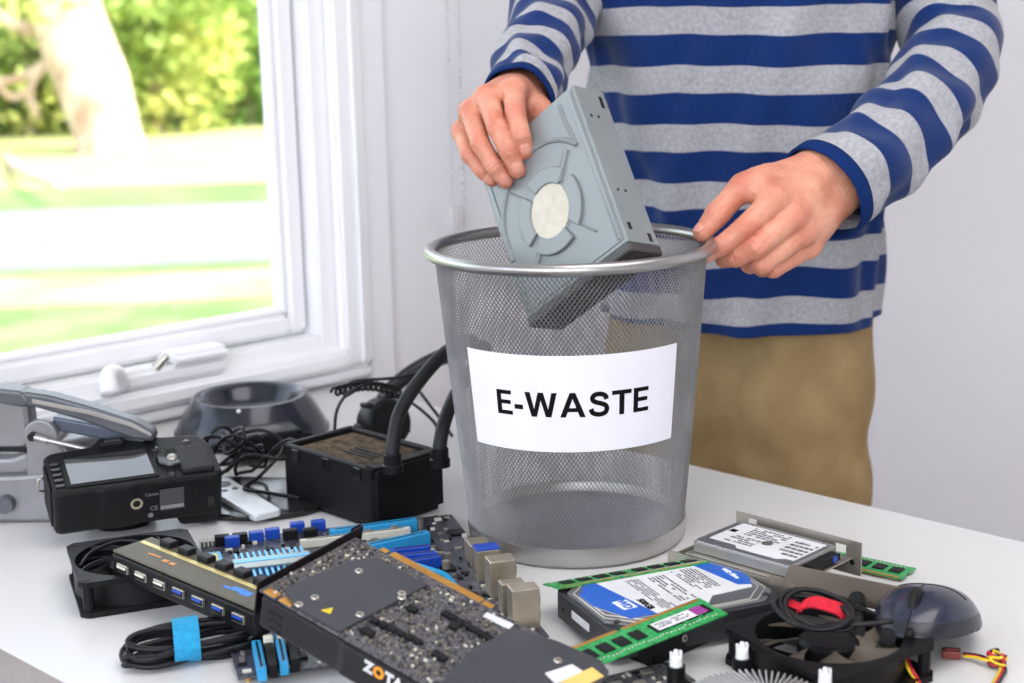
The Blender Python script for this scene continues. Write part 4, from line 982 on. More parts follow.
# ---- memory modules
def ram(label, loc, rot, group=None, sticker=False, flip=False):
    o = thingM('memory_module', label, 'memory module', loc, rot, group); L_, H_ = .133, .030
    mb = MB(); mb.prism([(0, 0), (.052, 0), (.053, .003), (.055, .003), (.056, 0), (L_, 0), (L_, .012), (L_ - .002, .014), (L_ - .002, .017), (L_, .019), (L_, H_), (0, H_), (0, .019), (.002, .017), (.002, .014), (0, .012)], 0, .0013, .0002); mb.build('circuit_sheet', M_pcbg, o)
    mb = MB()
    for a, b in ((.003, .051), (.057, .130)):
        mb.box(((a + b) / 2, .0018, .0014), (b - a, .003, .0003)); mb.box(((a + b) / 2, .0018, -.0001), (b - a, .003, .0003))
    mb.build('contact_strip', M_gold, o)
    for k in range(8):
        x = .010 + k * .0148 + (.004 if k > 3 else 0)
        for z0 in ((.0013, .0024), (-.0011, 0)):
            mb = MB(); mb.box((x + .0045, .0155, sum(z0) / 2), (.0098, .0115, .0011), .0002); mb.build('memory_chip', M_chip, o)
    mb = MB()
    rg = random.Random(4)
    for k in range(34): mb.box((.006 + k * .0036, .0255 + rg.uniform(-.001, .001), .0015), (.0014, .0009, .0005))
    mb.build('tiny_component', M_cream, o)
    if sticker:
        mb = MB(); mb.box((.098, .0155, .00255), (.046, .0105, .0002)); mb.build('white_sticker', M_label, o)
        mb = MB(); mb.box((.117, .0155, .0027), (.011, .0105, .0002)); mb.build('purple_sticker_end', mat('purple_print', g((150, 50, 140)), .5), o)
        scribble(o, .077, .108, .012, .0185, .0027, 3, M_print, 12)
    if flip:                                    # contacts to the far side
        for c in o.children:
            for v in c.data.vertices: v.co.y = H_ - v.co.y
            c.data.flip_normals()
    return o
GRPM = None
rA, rB = at(586, 672, .030), at(733, 613, .036)
ry_ = math.atan2((rB - rA).y, (rB - rA).x); rp = -math.asin((rB - rA).z / (rB - rA).length)
ram1 = ram('green memory module with white and purple sticker leaning on hard disk', tuple(rA), (R(6), rp, ry_), None, True, True)
rA, rB = at(558, 592, .028), at(706, 566, .028)
ram2 = ram('green memory module leaning edge-up behind the labelled hard disk', (rA.x, rA.y, ZT + .0300), (R(-13), 0, math.atan2((rB - rA).y, (rB - rA).x)))
rA, rB = at(798, 600, .012), at(893, 582, .012)
q = at(772, 560, .004); q2 = at(890, 590, .004); yw = math.atan2((q2 - q).y, (q2 - q).x)
ram3 = ram('green memory module mostly hidden directly behind the dark slot plate', (q.x - .036, q.y - .008, ZT + .0025), (0, 0, yw))
q = at(764, 547, .004); ram4 = ram('green memory module lying between the steel drive tray and the mouse', (q.x - .006, q.y + .0, ZT + .0025), (0, 0, yw + R(4)))

# ---- laptop hard disk on its steel tray
tA, tB, tC, tD = at(702, 548, .037), at(748, 527, .037), at(829, 551, .037), at(780, 567, .037)
e = ((tD - tA) + (tC - tB)); tyaw = math.atan2(e.y, e.x)
tcen = (tA + tB + tC + tD) / 4
tray = thingM('drive_tray', 'folded bare steel drive tray beside the mouse', 'drive bracket', (tcen.x, tcen.y, ZT), (0, 0, tyaw))
TL_, TW_ = .108, .078
mb = MB(); mb.box((.004, 0, .0312), (TL_, TW_, .0012), .0003); mb.build('tray_floor', M_steel, tray)
def holed(nm, x0, x1, y, z0, z1, holes):      # flange with square windows
    mb = MB(); xs = [x0]
    for hx, hw_, ha, hb in holes:
        mb.box(((xs[-1] + hx) / 2, y, (z0 + z1) / 2), (hx - xs[-1], .0012, z1 - z0)); mb.box((hx + hw_ / 2, y, (z0 + ha) / 2), (hw_, .0012, ha - z0)); mb.box((hx + hw_ / 2, y, (hb + z1) / 2), (hw_, .0012, z1 - hb)); xs.append(hx + hw_)
    mb.box(((xs[-1] + x1) / 2, y, (z0 + z1) / 2), (x1 - xs[-1], .0012, z1 - z0))
    for hx in (x0 + .012, x1 - .008): mb.cyl((hx, y - .0008, z0 + .01), (hx, y + .0008, z0 + .01), .0022, n=12, mi=1)
    return mb.build(nm, [M_steel, M_chip], tray)
holed('rear_flange', -TL_ / 2 - .002, TL_ / 2 + .012, TW_ / 2 + .0, .018, .046, [(-TL_ / 2 + .010, .009, .036, .043), (TL_ / 2 - .012, .010, .028, .041)])
holed('front_flange', -TL_ / 2 - .012, TL_ / 2 + .004, -TW_ / 2 - .002, .0005, .031, [(-TL_ / 2 + .002, .010, .012, .024), (TL_ / 2 - .026, .012, .010, .022)])
mb = MB(); mb.box((-TL_ / 2 - .01, 0, .014), (.0012, TW_ * .9, .026), .0003); mb.build('end_flange', M_steel, tray)
mb = MB(); x_ = -TL_ / 2 - .006; mb.cyl((x_, -TW_ / 2 - .002, .009), (x_, -TW_ / 2 - .009, .009), .0055, n=20); mb.cyl((x_, -TW_ / 2 - .009, .009), (x_, -TW_ / 2 - .013, .009), .0068, n=20, mi=1); mb.build('thumb_screw', [M_rubber, M_nickel], tray, True, 40)
sd = thingM('laptop_hard_disk', 'small silver laptop hard disk with white label on the steel tray', 'hard disk', (tcen.x, tcen.y, ZT + .0322), (0, 0, tyaw))
DL, DW, DH = .095, .066, .0095
mb = MB(); mb.prism(cham(DL, DW, .002), 0, DH - .001, .0006); mb.build('cast_body', mat('silver_cast_body', g((150, 148, 144)), .35, .5), sd)
mb = MB(); mb.prism(cham(DL - .002, DW - .002, .003), DH - .002, DH, .0005); mb.build('lid', mat('bright_disk_lid', g((176, 176, 176)), .28, .85), sd)
mb = MB(); mb.prism([(-DL * .42, -DW * .3), (-DL * .15, -DW * .3), (-DL * .1, -DW * .38), (DL * .3, -DW * .38), (DL * .36, -DW * .3), (DL * .44, -DW * .3), (DL * .44, DW * .40), (-DL * .42, DW * .40)], DH, DH + .0003); l2 = mb.build('paper_label', M_label, sd)
scribble(sd, -DL * .25, DL * .12, DW * .05, DW * .36, DH + .0004, 5, M_print, 21); scribble(sd, -DL * .3, -DL * .02, -DW * .26, DW * .0, DH + .0004, 4, M_print, 22); scribble(sd, DL * .2, DL * .42, -DW * .25, DW * .3, DH + .0004, 5, M_print, 23)
mb = MB(); mb.prism(circ(.0048, 24, DL * .04, -DW * .02), DH + .0002, DH + .0006); mb.build('label_spot', mat('grey_print_spot', g((96, 92, 88)), .5), sd)
mb = MB(); mb.box((-DL * .37, DW * .1, DH + .0004), (.006, .006, .0002)); mb.build('dark_mark', M_ink, sd)
mb = MB(); mb.box((DL / 2 + .004, .004, .004), (.009, DW * .62, .006), .001); mb.box((DL / 2 + .007, DW * .25, .004), (.004, .006, .005), .0005, mi=1); mb.build('connector_plug', [M_black, M_navyp], sd)

# ---- expansion slot plate with two cable leads
sA, sB = at(780, 592, 0), at(905, 612, 0)
pA_, pB_ = at(780, 567, .045), at(889, 586, .043)
e = pB_ - pA_; pyaw = math.atan2(e.y, e.x)
sp = thingM('slot_plate', 'dark nickel expansion slot plate with two black cable leads beside mouse', 'bracket', (pA_.x, pA_.y, ZT + .004), (R(-6), R(3), pyaw))
PLN = .091
mb = MB(); mb.prism([(0, .024), (.004, .043), (PLN, .043), (PLN, .022), (.01, .022)], -.0007, .0007, .0002, Euler((PI / 2, 0, 0)).to_matrix().to_4x4()); mb.box((-.005, 0, .028), (.012, .0012, .008), .0003)
mb.box((PLN + .004, .004, .028), (.0012, .012, .022), .0003)
mb.build('plate', mat('dark_nickel', g((140, 126, 115)), .3, .6, col2=g((118, 106, 98)), scale=10), sp)
for x, a, b, c_ in ((.058, (846, 578), (862, 612), (878, 640)), (.080, (878, 588), (882, 615), (898, 640))):
    P0 = Vector((x, -.001, .028)); mb = MB(); mb.cyl(P0, P0 + Vector((.004, -.010, -.004)), .0062, .0052, 14); mb.tube([P0 + Vector((.003, -.008, -.003)), P0 + Vector((.008, -.022, -.008)), P0 + Vector((.011, -.036, -.008)), P0 + Vector((.014, -.048, -.008))], .0046, 10, smooth=5); mb.cyl(P0 + Vector((.0138, -.046, -.008)), P0 + Vector((.0155, -.055, -.0075)), .0058, n=12); mb.build('cable_lead', M_rubber, sp, True, 45)
mb = MB(); mb.tube([(.02, .012, -.003), (.05, .014, -.003), (.085, .012, -.003)], .001, 5); mb.box((.05, .012, .0), (.09, .004, .006), .0006); mb.build('foot_strip', M_steel, sp)

# ---- mouse
m1 = at(926, 631, .014)
mo_ = thingM('computer_mouse', 'glossy dark blue grey computer mouse resting at the right of the pile', 'mouse', (m1.x + .002, m1.y + .006, ZT + .013), (R(5), R(-11), R(240)))
M_mouse = mat('blue_black_gloss', g((36, 42, 60)), .25, .1, coat=.35, scale=20)
def mousef(P):
    x, y, z = P[..., 0], P[..., 1], P[..., 2]
    t = np.clip((x + .05) / .1, 0, 1)
    wd_ = .0315 - .004 * np.cos(2 * PI * t) * .8 - .003 * t
    ht = .0295 * np.sin(PI * np.clip(.18 + .72 * (1 - t), 0, 1)) ** .8
    e = (np.abs(x / .0505) ** 2.6 + np.abs(y / wd_) ** 2.6 + np.abs((z) / np.maximum(ht, .004)) ** 2.3) ** (1 / 2.5) - 1
    return np.maximum(e * .02, .002 - z)
v, f = nets(mousef, (-.058, -.042, -.004), (.058, .042, .042), .0015)
top = np_mesh('shell', v, f, M_mouse, mo_); s2 = top.modifiers.new('soft', 'SMOOTH'); s2.iterations = 4
v2 = v.copy(); v2[:, 2] = np.minimum(v2[:, 2], .0125); v2[:, :2] *= 1.012; v2[:, 2] -= .0005
us_ = np_mesh('underside', v2, f, mat('satin_black_blue', g((30, 32, 42)), .32), mo_)
mb = MB(); mb.tube([(.024 + .0092 * math.cos(t), 0, .0182 + .0092 * math.sin(t)) for t in np.linspace(0, 2 * PI, 25)[:-1]], .0036, 10, closed=True); mb.cyl((.024, -.0028, .0182), (.024, .0028, .0182), .0085, n=24); mb.build('scroll_wheel', M_rubber, mo_, True, 50)
def ms_z(x, y):
    t = min(max((x + .05) / .1, 0), 1); wd_ = .0315 - .0032 * math.cos(2 * PI * t) - .003 * t; ht = .0295 * math.sin(PI * (.18 + .72 * (1 - t))) ** .8
    k = 1 - abs(x / .0505) ** 2.6 - abs(y / wd_) ** 2.6; return ht * max(k, 0) ** (1 / 2.3)
mb = MB(); mb.tube([(x, 0, ms_z(x, 0) - .0001) for x in np.linspace(.034, .0485, 10)], .0006, 6); mb.tube([(x, 0, ms_z(x, 0) - .0001) for x in np.linspace(.002, .014, 8)], .0006, 6); mb.tube([(.002, y, ms_z(.002, y) - .0001) for y in np.linspace(-.026, .026, 24)], .0006, 6); mb.build('button_seam', M_chip, mo_)
mb = MB(); mb.tube([(.048, .002, .006), (.056, .004, .006)], .0032, 8); mb.build('cord_relief', M_rubber, mo_, True)
mo_.scale = (1.14, 1.14, 1.14)
# ---- its cord: bundle bound with a red strap
cb_ = at(816, 628, .034)
cbd = thingM('mouse_cord', 'looped black cord bound with a red strap on the right fan', 'cord', (cb_.x, cb_.y, ZT + .042), (R(32), R(6), R(-22)))
for k in range(8):
    mb = MB(); pts = []
    for j in range(32):
        t = 2 * PI * j / 32; a, b = .0275 - .0014 * (k % 4), .0075 + .0015 * k
        pts.append((a * math.cos(t) + .003 * math.sin(k), b * math.sin(t) * .9 - .002 * (k % 3), .003 + .0030 * (k // 3) + .0018 * (k % 3) + .004 * math.sin(t + k * .3) ** 2))
    mb.tube(pts, .0018, 7, closed=True); mb.build('cord_loop', M_cord, cbd, True)
mb = MB(); mb.tube([lp(cbd, 806, 630, .010), lp(cbd, 836, 625, .008), lp(cbd, 866, 624, .008), lp(cbd, 893, 621, .008)], .0019, 8, smooth=6); mb.build('cord_tail', M_cord, cbd, True)
M_red = mat('red_fabric_strap', g((206, 26, 48)), .9, col2=g((180, 18, 38)), scale=200, bump=.5, bscale=900)
mb = MB(); a_ = [lp(cbd, *p, h) for p, h in (((797, 614), .006), ((803, 606), .0105), ((814, 603), .0125), ((828, 606), .0125), ((841, 611), .0105), ((846, 619), .006))]
P_, _ = cat(a_, [1] * len(a_), 6); rr = []
for p in P_: rr.append([p + Vector((-.0012, -.004, -.0012)), p + Vector((.0012, .004, .0012)), p + Vector((.0006, .004, .003)), p + Vector((-.0018, -.004, .0006))])
mb.rings(rr); rg_ = [lp(cbd, *p, h) for p, h in (((803, 609), .009), ((792, 604), .008), ((782, 601), .006))]
rr = [[p + Vector((0, -.003, 0)), p + Vector((0, .003, 0)), p + Vector((0, .003, .0012)), p + Vector((0, -.003, .0012))] for p in rg_]; mb.rings(rr)
mb.build('strap', M_red, cbd, True, 40)

# ---- loose fan plug with twisted wires
fq = at(957, 655, .003)
fpl = thingM('fan_plug', 'small brown fan plug with twisted yellow, red and black wires', 'plug', (fq.x, fq.y, ZT + .0005), (0, 0, R(-12)))
mb = MB(); mb.box((-.004, 0, .0035), (.013, .0085, .006), .0008); mb.box((-.004, 0, .007), (.009, .003, .0012), .0003); mb.build('plug_body', mat('maroon_plastic', g((120, 46, 34)), .45), fpl)
for k, c_ in enumerate(((226, 196, 40), (196, 24, 60), (22, 20, 22))):
    m_ = mat('wire_%s' % ('yellow', 'crimson', 'black')[k], g(c_), .4); P = []
    base = [lp(fpl, *p, h) for p, h in (((963, 655), .003), ((975, 656), .004), ((986, 659), .005))]
    P += [b + Vector((0, (k - 1) * .0022, 0)) for b in base]
    ctr = lp(fpl, 997, 661, .004)
    for j in range(26):
        t = j / 25 * 2 * PI * 2.6 + k * 2.1; P.append(ctr + Vector((.0045 * math.cos(t * 1.0) + .002 * math.cos(2.3 * t), .0065 * math.sin(t) + .002 * math.sin(k), .0015 + .004 * math.sin(t * .7 + k))))
    P += [lp(fpl, *p, .0016) + Vector(((k - 1) * .0018, 0, 0)) for p in ((1003, 668), (1000, 676), (994, 686), (985, 700))]
    P = [Vector((p.x, p.y, max(p.z, .0012))) for p in P]
    mb = MB(); mb.tube(P, .0011, 6, smooth=3); mb.build('wire', m_, fpl, True)

# ---- black drive cage piece under the leaning memory module
dA, dB = at(652, 668, 0), at(742, 628, 0); e = dB - dA
cg = thingM('plastic_drive_caddy', 'black plastic drive caddy under the stickered memory module', 'drive caddy', (dA.x, dA.y, ZT), (0, 0, math.atan2(e.y, e.x)))
CL_ = e.length
mb = MB()
for (x0, x1, y0, y1, z0, z1) in ((0, CL_, 0, .003, 0, .022), (0, CL_, .019, .022, 0, .022), (0, .003, .003, .019, 0, .022), (CL_ - .003, CL_, .003, .019, 0, .022), (.003, CL_ - .003, .003, .019, .002, .004)):
    mb.box(((x0 + x1) / 2, (y0 + y1) / 2, (z0 + z1) / 2), (x1 - x0, y1 - y0, z1 - z0), .0006)
mb.build('caddy_shell', M_black, cg)
for x in (CL_ * .35, CL_ * .72):
    mb = MB(); mb.lathe([(.0012, .0006), (.0026, .0006), (.003, 0)], 14); o_ = mb.build('screw', M_steel, cg, True); o_.location = (x, -.0001, .012); o_.rotation_euler = (PI / 2, 0, 0)
# ---- processor cooler lying upside down with push pins, cut by the picture's lower edge
k0 = at(750, 690, .02)
clr = thingM('processor_cooler', 'upturned round processor cooler with white push pins nearest the camera', 'cooler', (k0.x, k0.y - .022, ZT + .0005), (0, 0, R(18)))
M_alu = mat('finned_aluminium', g((216, 216, 216)), .35, .5, scale=30)
mb = MB(); mb.lathe([(.0004, .0), (.024, 0), (.024, .024), (.0004, .024)], 40)
for k in range(64):
    t = 2 * PI * k / 64; mb.box((.0345 * math.cos(t), .0345 * math.sin(t), .012), (.024, .0009, .023), 0, (0, 0, t + .25))
mb.build('heat_sink', M_alu, clr, True, 30)
mb = MB(); mb.prism(circ(.015, 40), .0235, .0262, .0006); mb.build('copper_core', mat('copper', g((206, 140, 104)), .25, .95), clr, True, 40)
mb = MB(); mb.tube([(.047 * math.cos(t), .047 * math.sin(t), .013) for t in np.linspace(0, 2 * PI, 49)[:-1]], .0025, 8, closed=True); mb.build('fan_ring', M_black, clr, True)
for k, p in enumerate(((676, 660), (742, 652), (825, 678), (800, 760))):
    a = lp(clr, *p, .030); t = math.atan2(a.y, a.x)
    mb = MB(); bar(mb, (.046 * math.cos(t), .046 * math.sin(t), 0), (a.x, a.y, 0), .009, .010, .016, .001); mb.cyl((a.x, a.y, .002), (a.x, a.y, .026), .0068, .0064, 18); mb.tube([(a.x - .009 * math.sin(t), a.y + .009 * math.cos(t), .012), (a.x, a.y, .014), (a.x + .009 * math.sin(t), a.y - .009 * math.cos(t), .012)], .0024, 8); lg = mb.build('leg', M_black, clr, True, 40)
    mb = MB(); mb.lathe([(.0003, .038), (.0016, .037), (.0022, .0335), (.0042, .032), (.0045, .026), (.0003, .026)], 18, (a.x, a.y, 0))
    for s_ in (-1, 1): mb.box((a.x + s_ * .0034, a.y, .0335), (.0016, .003, .006), .0004)
    mb.build('push_pin', mat('white_nylon', g((226, 226, 226)), .4), lg, True, 40)
# ---- small dark board at the lower edge
p0 = at(640, 680, .004)
bd = thingM('controller_board', 'small dark circuit board with silver parts at the bottom edge', 'circuit board', (p0.x - .004, p0.y - .012, ZT + .0005), (0, 0, R(26)))
mb = MB(); mb.prism(cham(.088, .056, .004), .001, .0026); mb.build('circuit_sheet', M_gpcb, bd)
rg = random.Random(2)
mb = MB()
for k in range(60): mb.box((rg.uniform(-.04, .04), rg.uniform(-.025, .025), .0032), (rg.choice((.002, .003, .005)), .0018, .0012), 0, (0, 0, rg.choice((0, PI / 2))), rg.choice((0, 1, 2)))
mb.build('surface_component', [M_steel, M_cream, M_chip], bd)
for x, y, w, d in ((.02, .018, .009, .006), (-.01, .012, .011, .004), (.006, .004, .008, .008)):
    mb = MB(); mb.box((x, y, .0036), (w, d, .002), .0004); mb.build('silver_part', M_steel, bd)

# ================================================================== BACK LEFT GROUP
# ---- camera body lying on its front
ca, cb2 = at(66, 539, 0), at(212, 531, 0); e = cb2 - ca
dyaw = R(23); ca = at(56, 548, .002)
dsl = thingM('camera', 'black digital camera body lying face down beside the silver radio', 'camera', (ca.x, ca.y, ZT + .0035), (R(15), R(0), dyaw))
CW_, CH2, CT_ = .152, .092, .054
prof = [(.004, 0), (.040, 0), (.044, -.002), (.070, -.002), (.074, .0), (.1, 0.0), (CW_ - .006, -.002), (CW_, .004), (CW_ + .001, CH2 * .55), (CW_ - .006, CH2 * .8), (CW_ * .72, CH2 * .86), (CW_ * .64, CH2), (CW_ * .36, CH2), (CW_ * .28, CH2 * .84), (.006, CH2 * .8), (0, CH2 * .72), (0, .005)]
M_cam = mat('black_camera_body', (.009, .009, .011), .42, col2=(.007, .007, .008), scale=60, spec=.18, bump=.15, bscale=1400)
mb = MB(); mb.prism(prof, .010, CT_, .0035); mb.build('body', M_cam, dsl)
mb = MB(); mb.prism([(CW_ - .040, .003), (CW_ - .004, .001), (CW_ + .001, .01), (CW_, CH2 * .7), (CW_ - .012, CH2 * .76), (CW_ - .036, CH2 * .72), (CW_ - .044, CH2 * .4)], -.001, .014, .005); mb.build('grip', M_cam, dsl)
mb = MB(); mb.lathe([(.034, .0105), (.034, .002), (.0325, .0005), (.0325, -.012), (.030, -.0135), (.0003, -.0135), (.0003, .0105)], 40, (CW_ * .44, CH2 * .62, 0)); mb.build('lens_mount', M_black, dsl, True, 40)
sx0, sx1, sy0, sy1 = CW_ * .115, CW_ * .60, CH2 * .12, CH2 * .62
mb = MB(); mb.prism(rrect(sx1 - sx0 + .008, sy1 - sy0 + .008, .003, 4, (sx0 + sx1) / 2, (sy0 + sy1) / 2), CT_ - .001, CT_ + .0012, .0006); fr_o = mb.build('screen_frame', M_black, dsl)
M_scr = mat('screen_glass', (.012, .013, .014), .06, spec=1.0, coat=1.0, rvar=.02)
mb = MB(); mb.box(((sx0 + sx1) / 2, (sy0 + sy1) / 2, CT_ + .0014), (sx1 - sx0, sy1 - sy0, .0006)); mb.build('screen', M_scr, fr_o)
for k in range(5):
    mb = MB(); mb.prism(rrect(.0085, .0048, .0022, 4, .008, CH2 * .13 + k * .0095), CT_ - .001, CT_ + .0016, .0005); mb.build('button', M_blackg, dsl)
cdx, cdy = CW_ * .735, CH2 * .36
mb = MB(); mb.lathe([(.0004, CT_ + .0025), (.0062, CT_ + .0026), (.0066, CT_ + .0034), (.0132, CT_ + .004), (.0146, CT_ + .0018), (.0146, CT_ - .001)], 40, (cdx, cdy, 0)); di = mb.build('control_dial', M_blackg, dsl, True, 35)
mb = MB(); mb.lathe([(.0003, CT_ + .0042), (.0045, CT_ + .0040), (.005, CT_ + .0028)], 24, (cdx, cdy, 0)); mb.build('set_button', M_steel, di, True)
for x, y in ((CW_ * .66, CH2 * .60), (CW_ * .70, CH2 * .08), (CW_ * .86, CH2 * .66)):
    mb = MB(); mb.lathe([(.0003, CT_ + .0018), (.003, CT_ + .0016), (.0036, CT_ + .0005)], 18, (x, y, 0)); mb.build('button', M_blackg, dsl, True)
mb = MB(); mb.prism(rrect(.022, .011, .003, 4, CW_ * .42, CH2 * .78), CT_ - .001, CT_ + .006, .0015); ep = mb.build('eyepiece', M_rubber, dsl); mb = MB(); mb.box((CW_ * .42, CH2 * .78, CT_ + .0058), (.015, .006, .001)); mb.build('eyepiece_glass', M_scr, ep)
mb = MB(); mb.box((CW_ * .86, CH2 * .30, CT_ + .0015), (.030, CH2 * .5, .006), .0028); mb.build('thumb_rest', mat('black_rubber_grain', (.013, .013, .016), .45, spec=.2, bump=.4, bscale=1500), dsl)
# underside details (facing the viewer)
mb = MB(); mb.lathe([(.0035, -.0005), (.0052, -.001), (.0056, .0005), (.0035, .0005)], 24, closed=True); o_ = mb.build('tripod_socket', M_nickel, dsl, True, 40); o_.location = (CW_ * .475, -.0018, .034); o_.rotation_euler = (PI / 2, 0, 0)
mb = MB(); mb.lathe([(.0003, .0002), (.0036, .0002), (.0036, -.002)], 20); o_ = mb.build('socket_hole', M_chip, dsl); o_.location = (CW_ * .475, -.0019, .034); o_.rotation_euler = (PI / 2, 0, 0)
def bt(t, s, x, z, m_, nm='printed_lettering', b=0.0):
    mb = MB(); mb.text(t, s, Matrix.Translation((x, -.0024, z)) @ Euler((PI / 2, 0, 0)).to_matrix().to_4x4(), .0001, b); return mb.build(nm, m_, dsl)
M_gp = mat('grey_print', g((120, 122, 126)), .5)
bt('Canon', .0046, CW_ * .565, .042, M_gp); bt('CE', .0062, CW_ * .575, .027, M_gp, 'approval_mark')
mb = MB(); mb.prism(circ(.0025, 16), 0, .0002); o_ = mb.build('approval_mark', M_gp, dsl); o_.location = (CW_ * .555, -.0022, .02); o_.rotation_euler = (PI / 2, 0, 0)
mb = MB(); mb.box((CW_ * .685, -.0017, .034), (.022, .0006, .022), .0002); pl_ = mb.build('data_plate', mat('dark_grey_plate', g((66, 68, 72)), .4), dsl)
mb = MB(); mb.box((CW_ * .685, -.0021, .0262), (.021, .0004, .0034)); mb.build('serial_label', mat('grey_serial_label', g((138, 140, 140)), .5), pl_)
mb = MB(); mb.box((CW_ * .83, -.0016, .036), (.0016, .0012, .028)); mb.build('door_seam', M_chip, dsl)
mb = MB(); mb.box((CW_ * .92, -.0016, .026), (.006, .001, .010), .0006); mb.build('battery_latch', M_blackg, dsl)
mb = MB(); mb.prism(rrect(CH2 * .5, .040, .004, 4), 0, .0012, .0004); o_ = mb.build('port_cover', M_rubber, dsl); o_.location = (-.0002, CH2 * .36, .033); o_.rotation_euler = (PI / 2, 0, -PI / 2)
mb = MB(); mb.tube([(-.001, CH2 * .62, .024), (-.006, CH2 * .62, .025), (-.006, CH2 * .62, .037), (-.001, CH2 * .62, .038)], .0011, 6); mb.build('strap_loop', M_steel, dsl, True)

# ---- silver clock radio, seen from its end
RD = (at(30, 518) - CAM).dot(_F)
rr0 = dp(20, 500, RD)
rad_ = thingM('clock_radio', 'silver grey radio with open lid at the left edge', 'radio', (rr0.x, rr0.y, ZT), (0, 0, 0))
M_sil = mat('silver_grey_plastic', g((134, 134, 138)), .35, .35, col2=g((124, 124, 128)), scale=30)
M_sild = mat('mid_grey_plastic', g((88, 90, 97)), .3, .3)
def rpx(px, py, D=RD): p = dp(px, py, D); return (p.x - rr0.x, p.z - ZT)
XZ = Euler((PI / 2, 0, 0)).to_matrix().to_4x4()     # prism in x-z, extruded towards -y
def rprism(poly, y0, y1, m_, nm, bev=.002, D=RD, par=None):
    mb = MB(); mb.prism([rpx(*p, D) for p in poly], -y1, -y0, bev, XZ); return mb.build(nm, m_, par or rad_)
zb_ = rpx(20, 518)[1]
rprism([(-150, 470), (20, 468), (48, 466), (60, 466), (64, 500), (56, 517), (-150, 517)], -.02, .09, M_sil, 'base_body', .004)
rprism([(60, 440), (118, 428), (128, 426), (120, 452), (70, 500), (58, 500)], .062, .12, M_sil, 'rear_housing', .004, D=RD + .06)
rprism([(-150, 452), (18, 452), (34, 446), (40, 462), (30, 470), (-150, 472)], -.012, .12, M_sil, 'front_lip', .004)
rprism([(-150, 384), (-40, 382), (10, 384), (36, 391), (38, 440), (30, 447), (-150, 449)], -.005, .022, M_sil, 'cassette_drum', .006)
rprism([(-150, 442), (34, 442), (34, 447), (-150, 447)], -.0065, .02, M_chip, 'drum_slot', .0005)
ear = [(34, 470), (36, 440)] + [(50 + 17 * math.cos(R(a)), 428 + 18 * math.sin(R(a))) for a in range(190, 361, 17)] + [(70, 440), (80, 455), (62, 470)]
rprism(ear, -.018, -.008, M_sil, 'hinge_ear', .002)
rprism([(-150, 376), (0, 378), (34, 382), (42, 392), (36, 399), (0, 392), (-150, 388)], -.015, .012, M_sild, 'lid_back', .003)
ld = rprism([(34, 382), (60, 386), (100, 398), (140, 412), (160, 424), (160, 434), (140, 432), (90, 412), (44, 398), (36, 396)], -.015, .006, M_sild, 'lid', .003)
rprism([(44, 389), (100, 401), (140, 414), (159, 426), (158, 428), (138, 417.5), (98, 405), (44, 393)], -.0165, -.0145, M_rim, 'bright_trim', .0003, par=ld)
rprism([(60, 410), (110, 420), (150, 434), (146, 442), (100, 432), (60, 424)], -.008, .012, mat('blue_grey_plastic', g((84, 92, 108)), .3, .3), 'lid_panel', .002)
mb = MB(); a, b = rpx(44, 426), rpx(140, 451); mb.tube([(a[0], -.022, a[1]), (b[0], -.022, b[1])], [.0028, .0022], 10); mb.cyl((a[0] + .002, -.022, a[1] - .0005), (a[0] + .014, -.022, a[1] - .004), .0036, n=12); mb.build('aerial', M_rim, rad_, True, 40)
a = rpx(48, 426); mb = MB(); mb.cyl((a[0] - .004, -.018, a[1]), (a[0] - .004, -.025, a[1]), .004, n=12); mb.build('aerial_pivot', M_chip, rad_)
a = rpx(14, 496); mb = MB(); mb.cyl((a[0], -.019, a[1]), (a[0], -.030, a[1]), .0088, .008, 28); mb.build('tuning_knob', M_sild, rad_, True, 40)

# ---- dark bowl-shaped dock
bq = at(252, 434, 0)
bw = thingM('bowl_dock', 'dark glossy ring-shaped dock below the window sill', 'dock', (bq.x, bq.y + .004, ZT + .0012), (0, 0, 0))
M_bowl = mat('dark_blue_gloss', g((48, 52, 62)), .2, .4, coat=.2, scale=20)
mb = MB(); mb.lathe([(.0005, .003), (.082, .003), (.085, .006), (.083, .012), (.075, .026), (.067, .039), (.063, .0445), (.058, .0445), (.052, .038), (.047, .028), (.041, .023), (.0005, .021)], 72); mb.build('ring_body', M_bowl, bw, True, 50)
mb = MB(); mb.lathe([(.083, .0), (.087, .0015), (.087, .005), (.083, .0065)], 72, closed=True); mb.build('base_rim', M_blackg, bw, True)
mb = MB(); t_ = R(-92); mb.cyl((.064 * math.cos(t_), .064 * math.sin(t_), .040), (.066 * math.cos(t_), .066 * math.sin(t_), .0425), .0022, n=10); mb.build('indicator', M_lw, bw)

# ---- black stand foot, adapter with cord tangle, remote control
sq_ = at(252, 510, 0)
sf = thingM('stand_foot', 'flat glossy black display stand foot in front of the dock', 'stand', (sq_.x, sq_.y + .012, ZT + .0005), (0, 0, R(-8)))
mb = MB(); P = [(-.065, .075), (.065, .075), (.078, .02)] + [(.074 * math.cos(R(a)), .004 + .052 * math.sin(R(a))) for a in range(0, -181, -12)] + [(-.078, .02)]
mb.prism(P, 0, .006, .002); mb.build('foot_plate', M_blackg, sf)
mb = MB(); mb.prism(circ(.014, 24, .004, -.042), .0055, .0075, .0008); mb.build('pivot_boss', M_blackg, sf, True, 40)
rA, rB = at(213, 481, .016), at(262, 509, .014); e = rB - rA
rc_ = thingM('remote_control', 'slim silver remote control lying on the black stand foot', 'remote control', (rA.x, rA.y, rA.z - .0075), (0, math.asin(.004 / e.length), math.atan2(e.y, e.x)))
L_ = e.length + .01
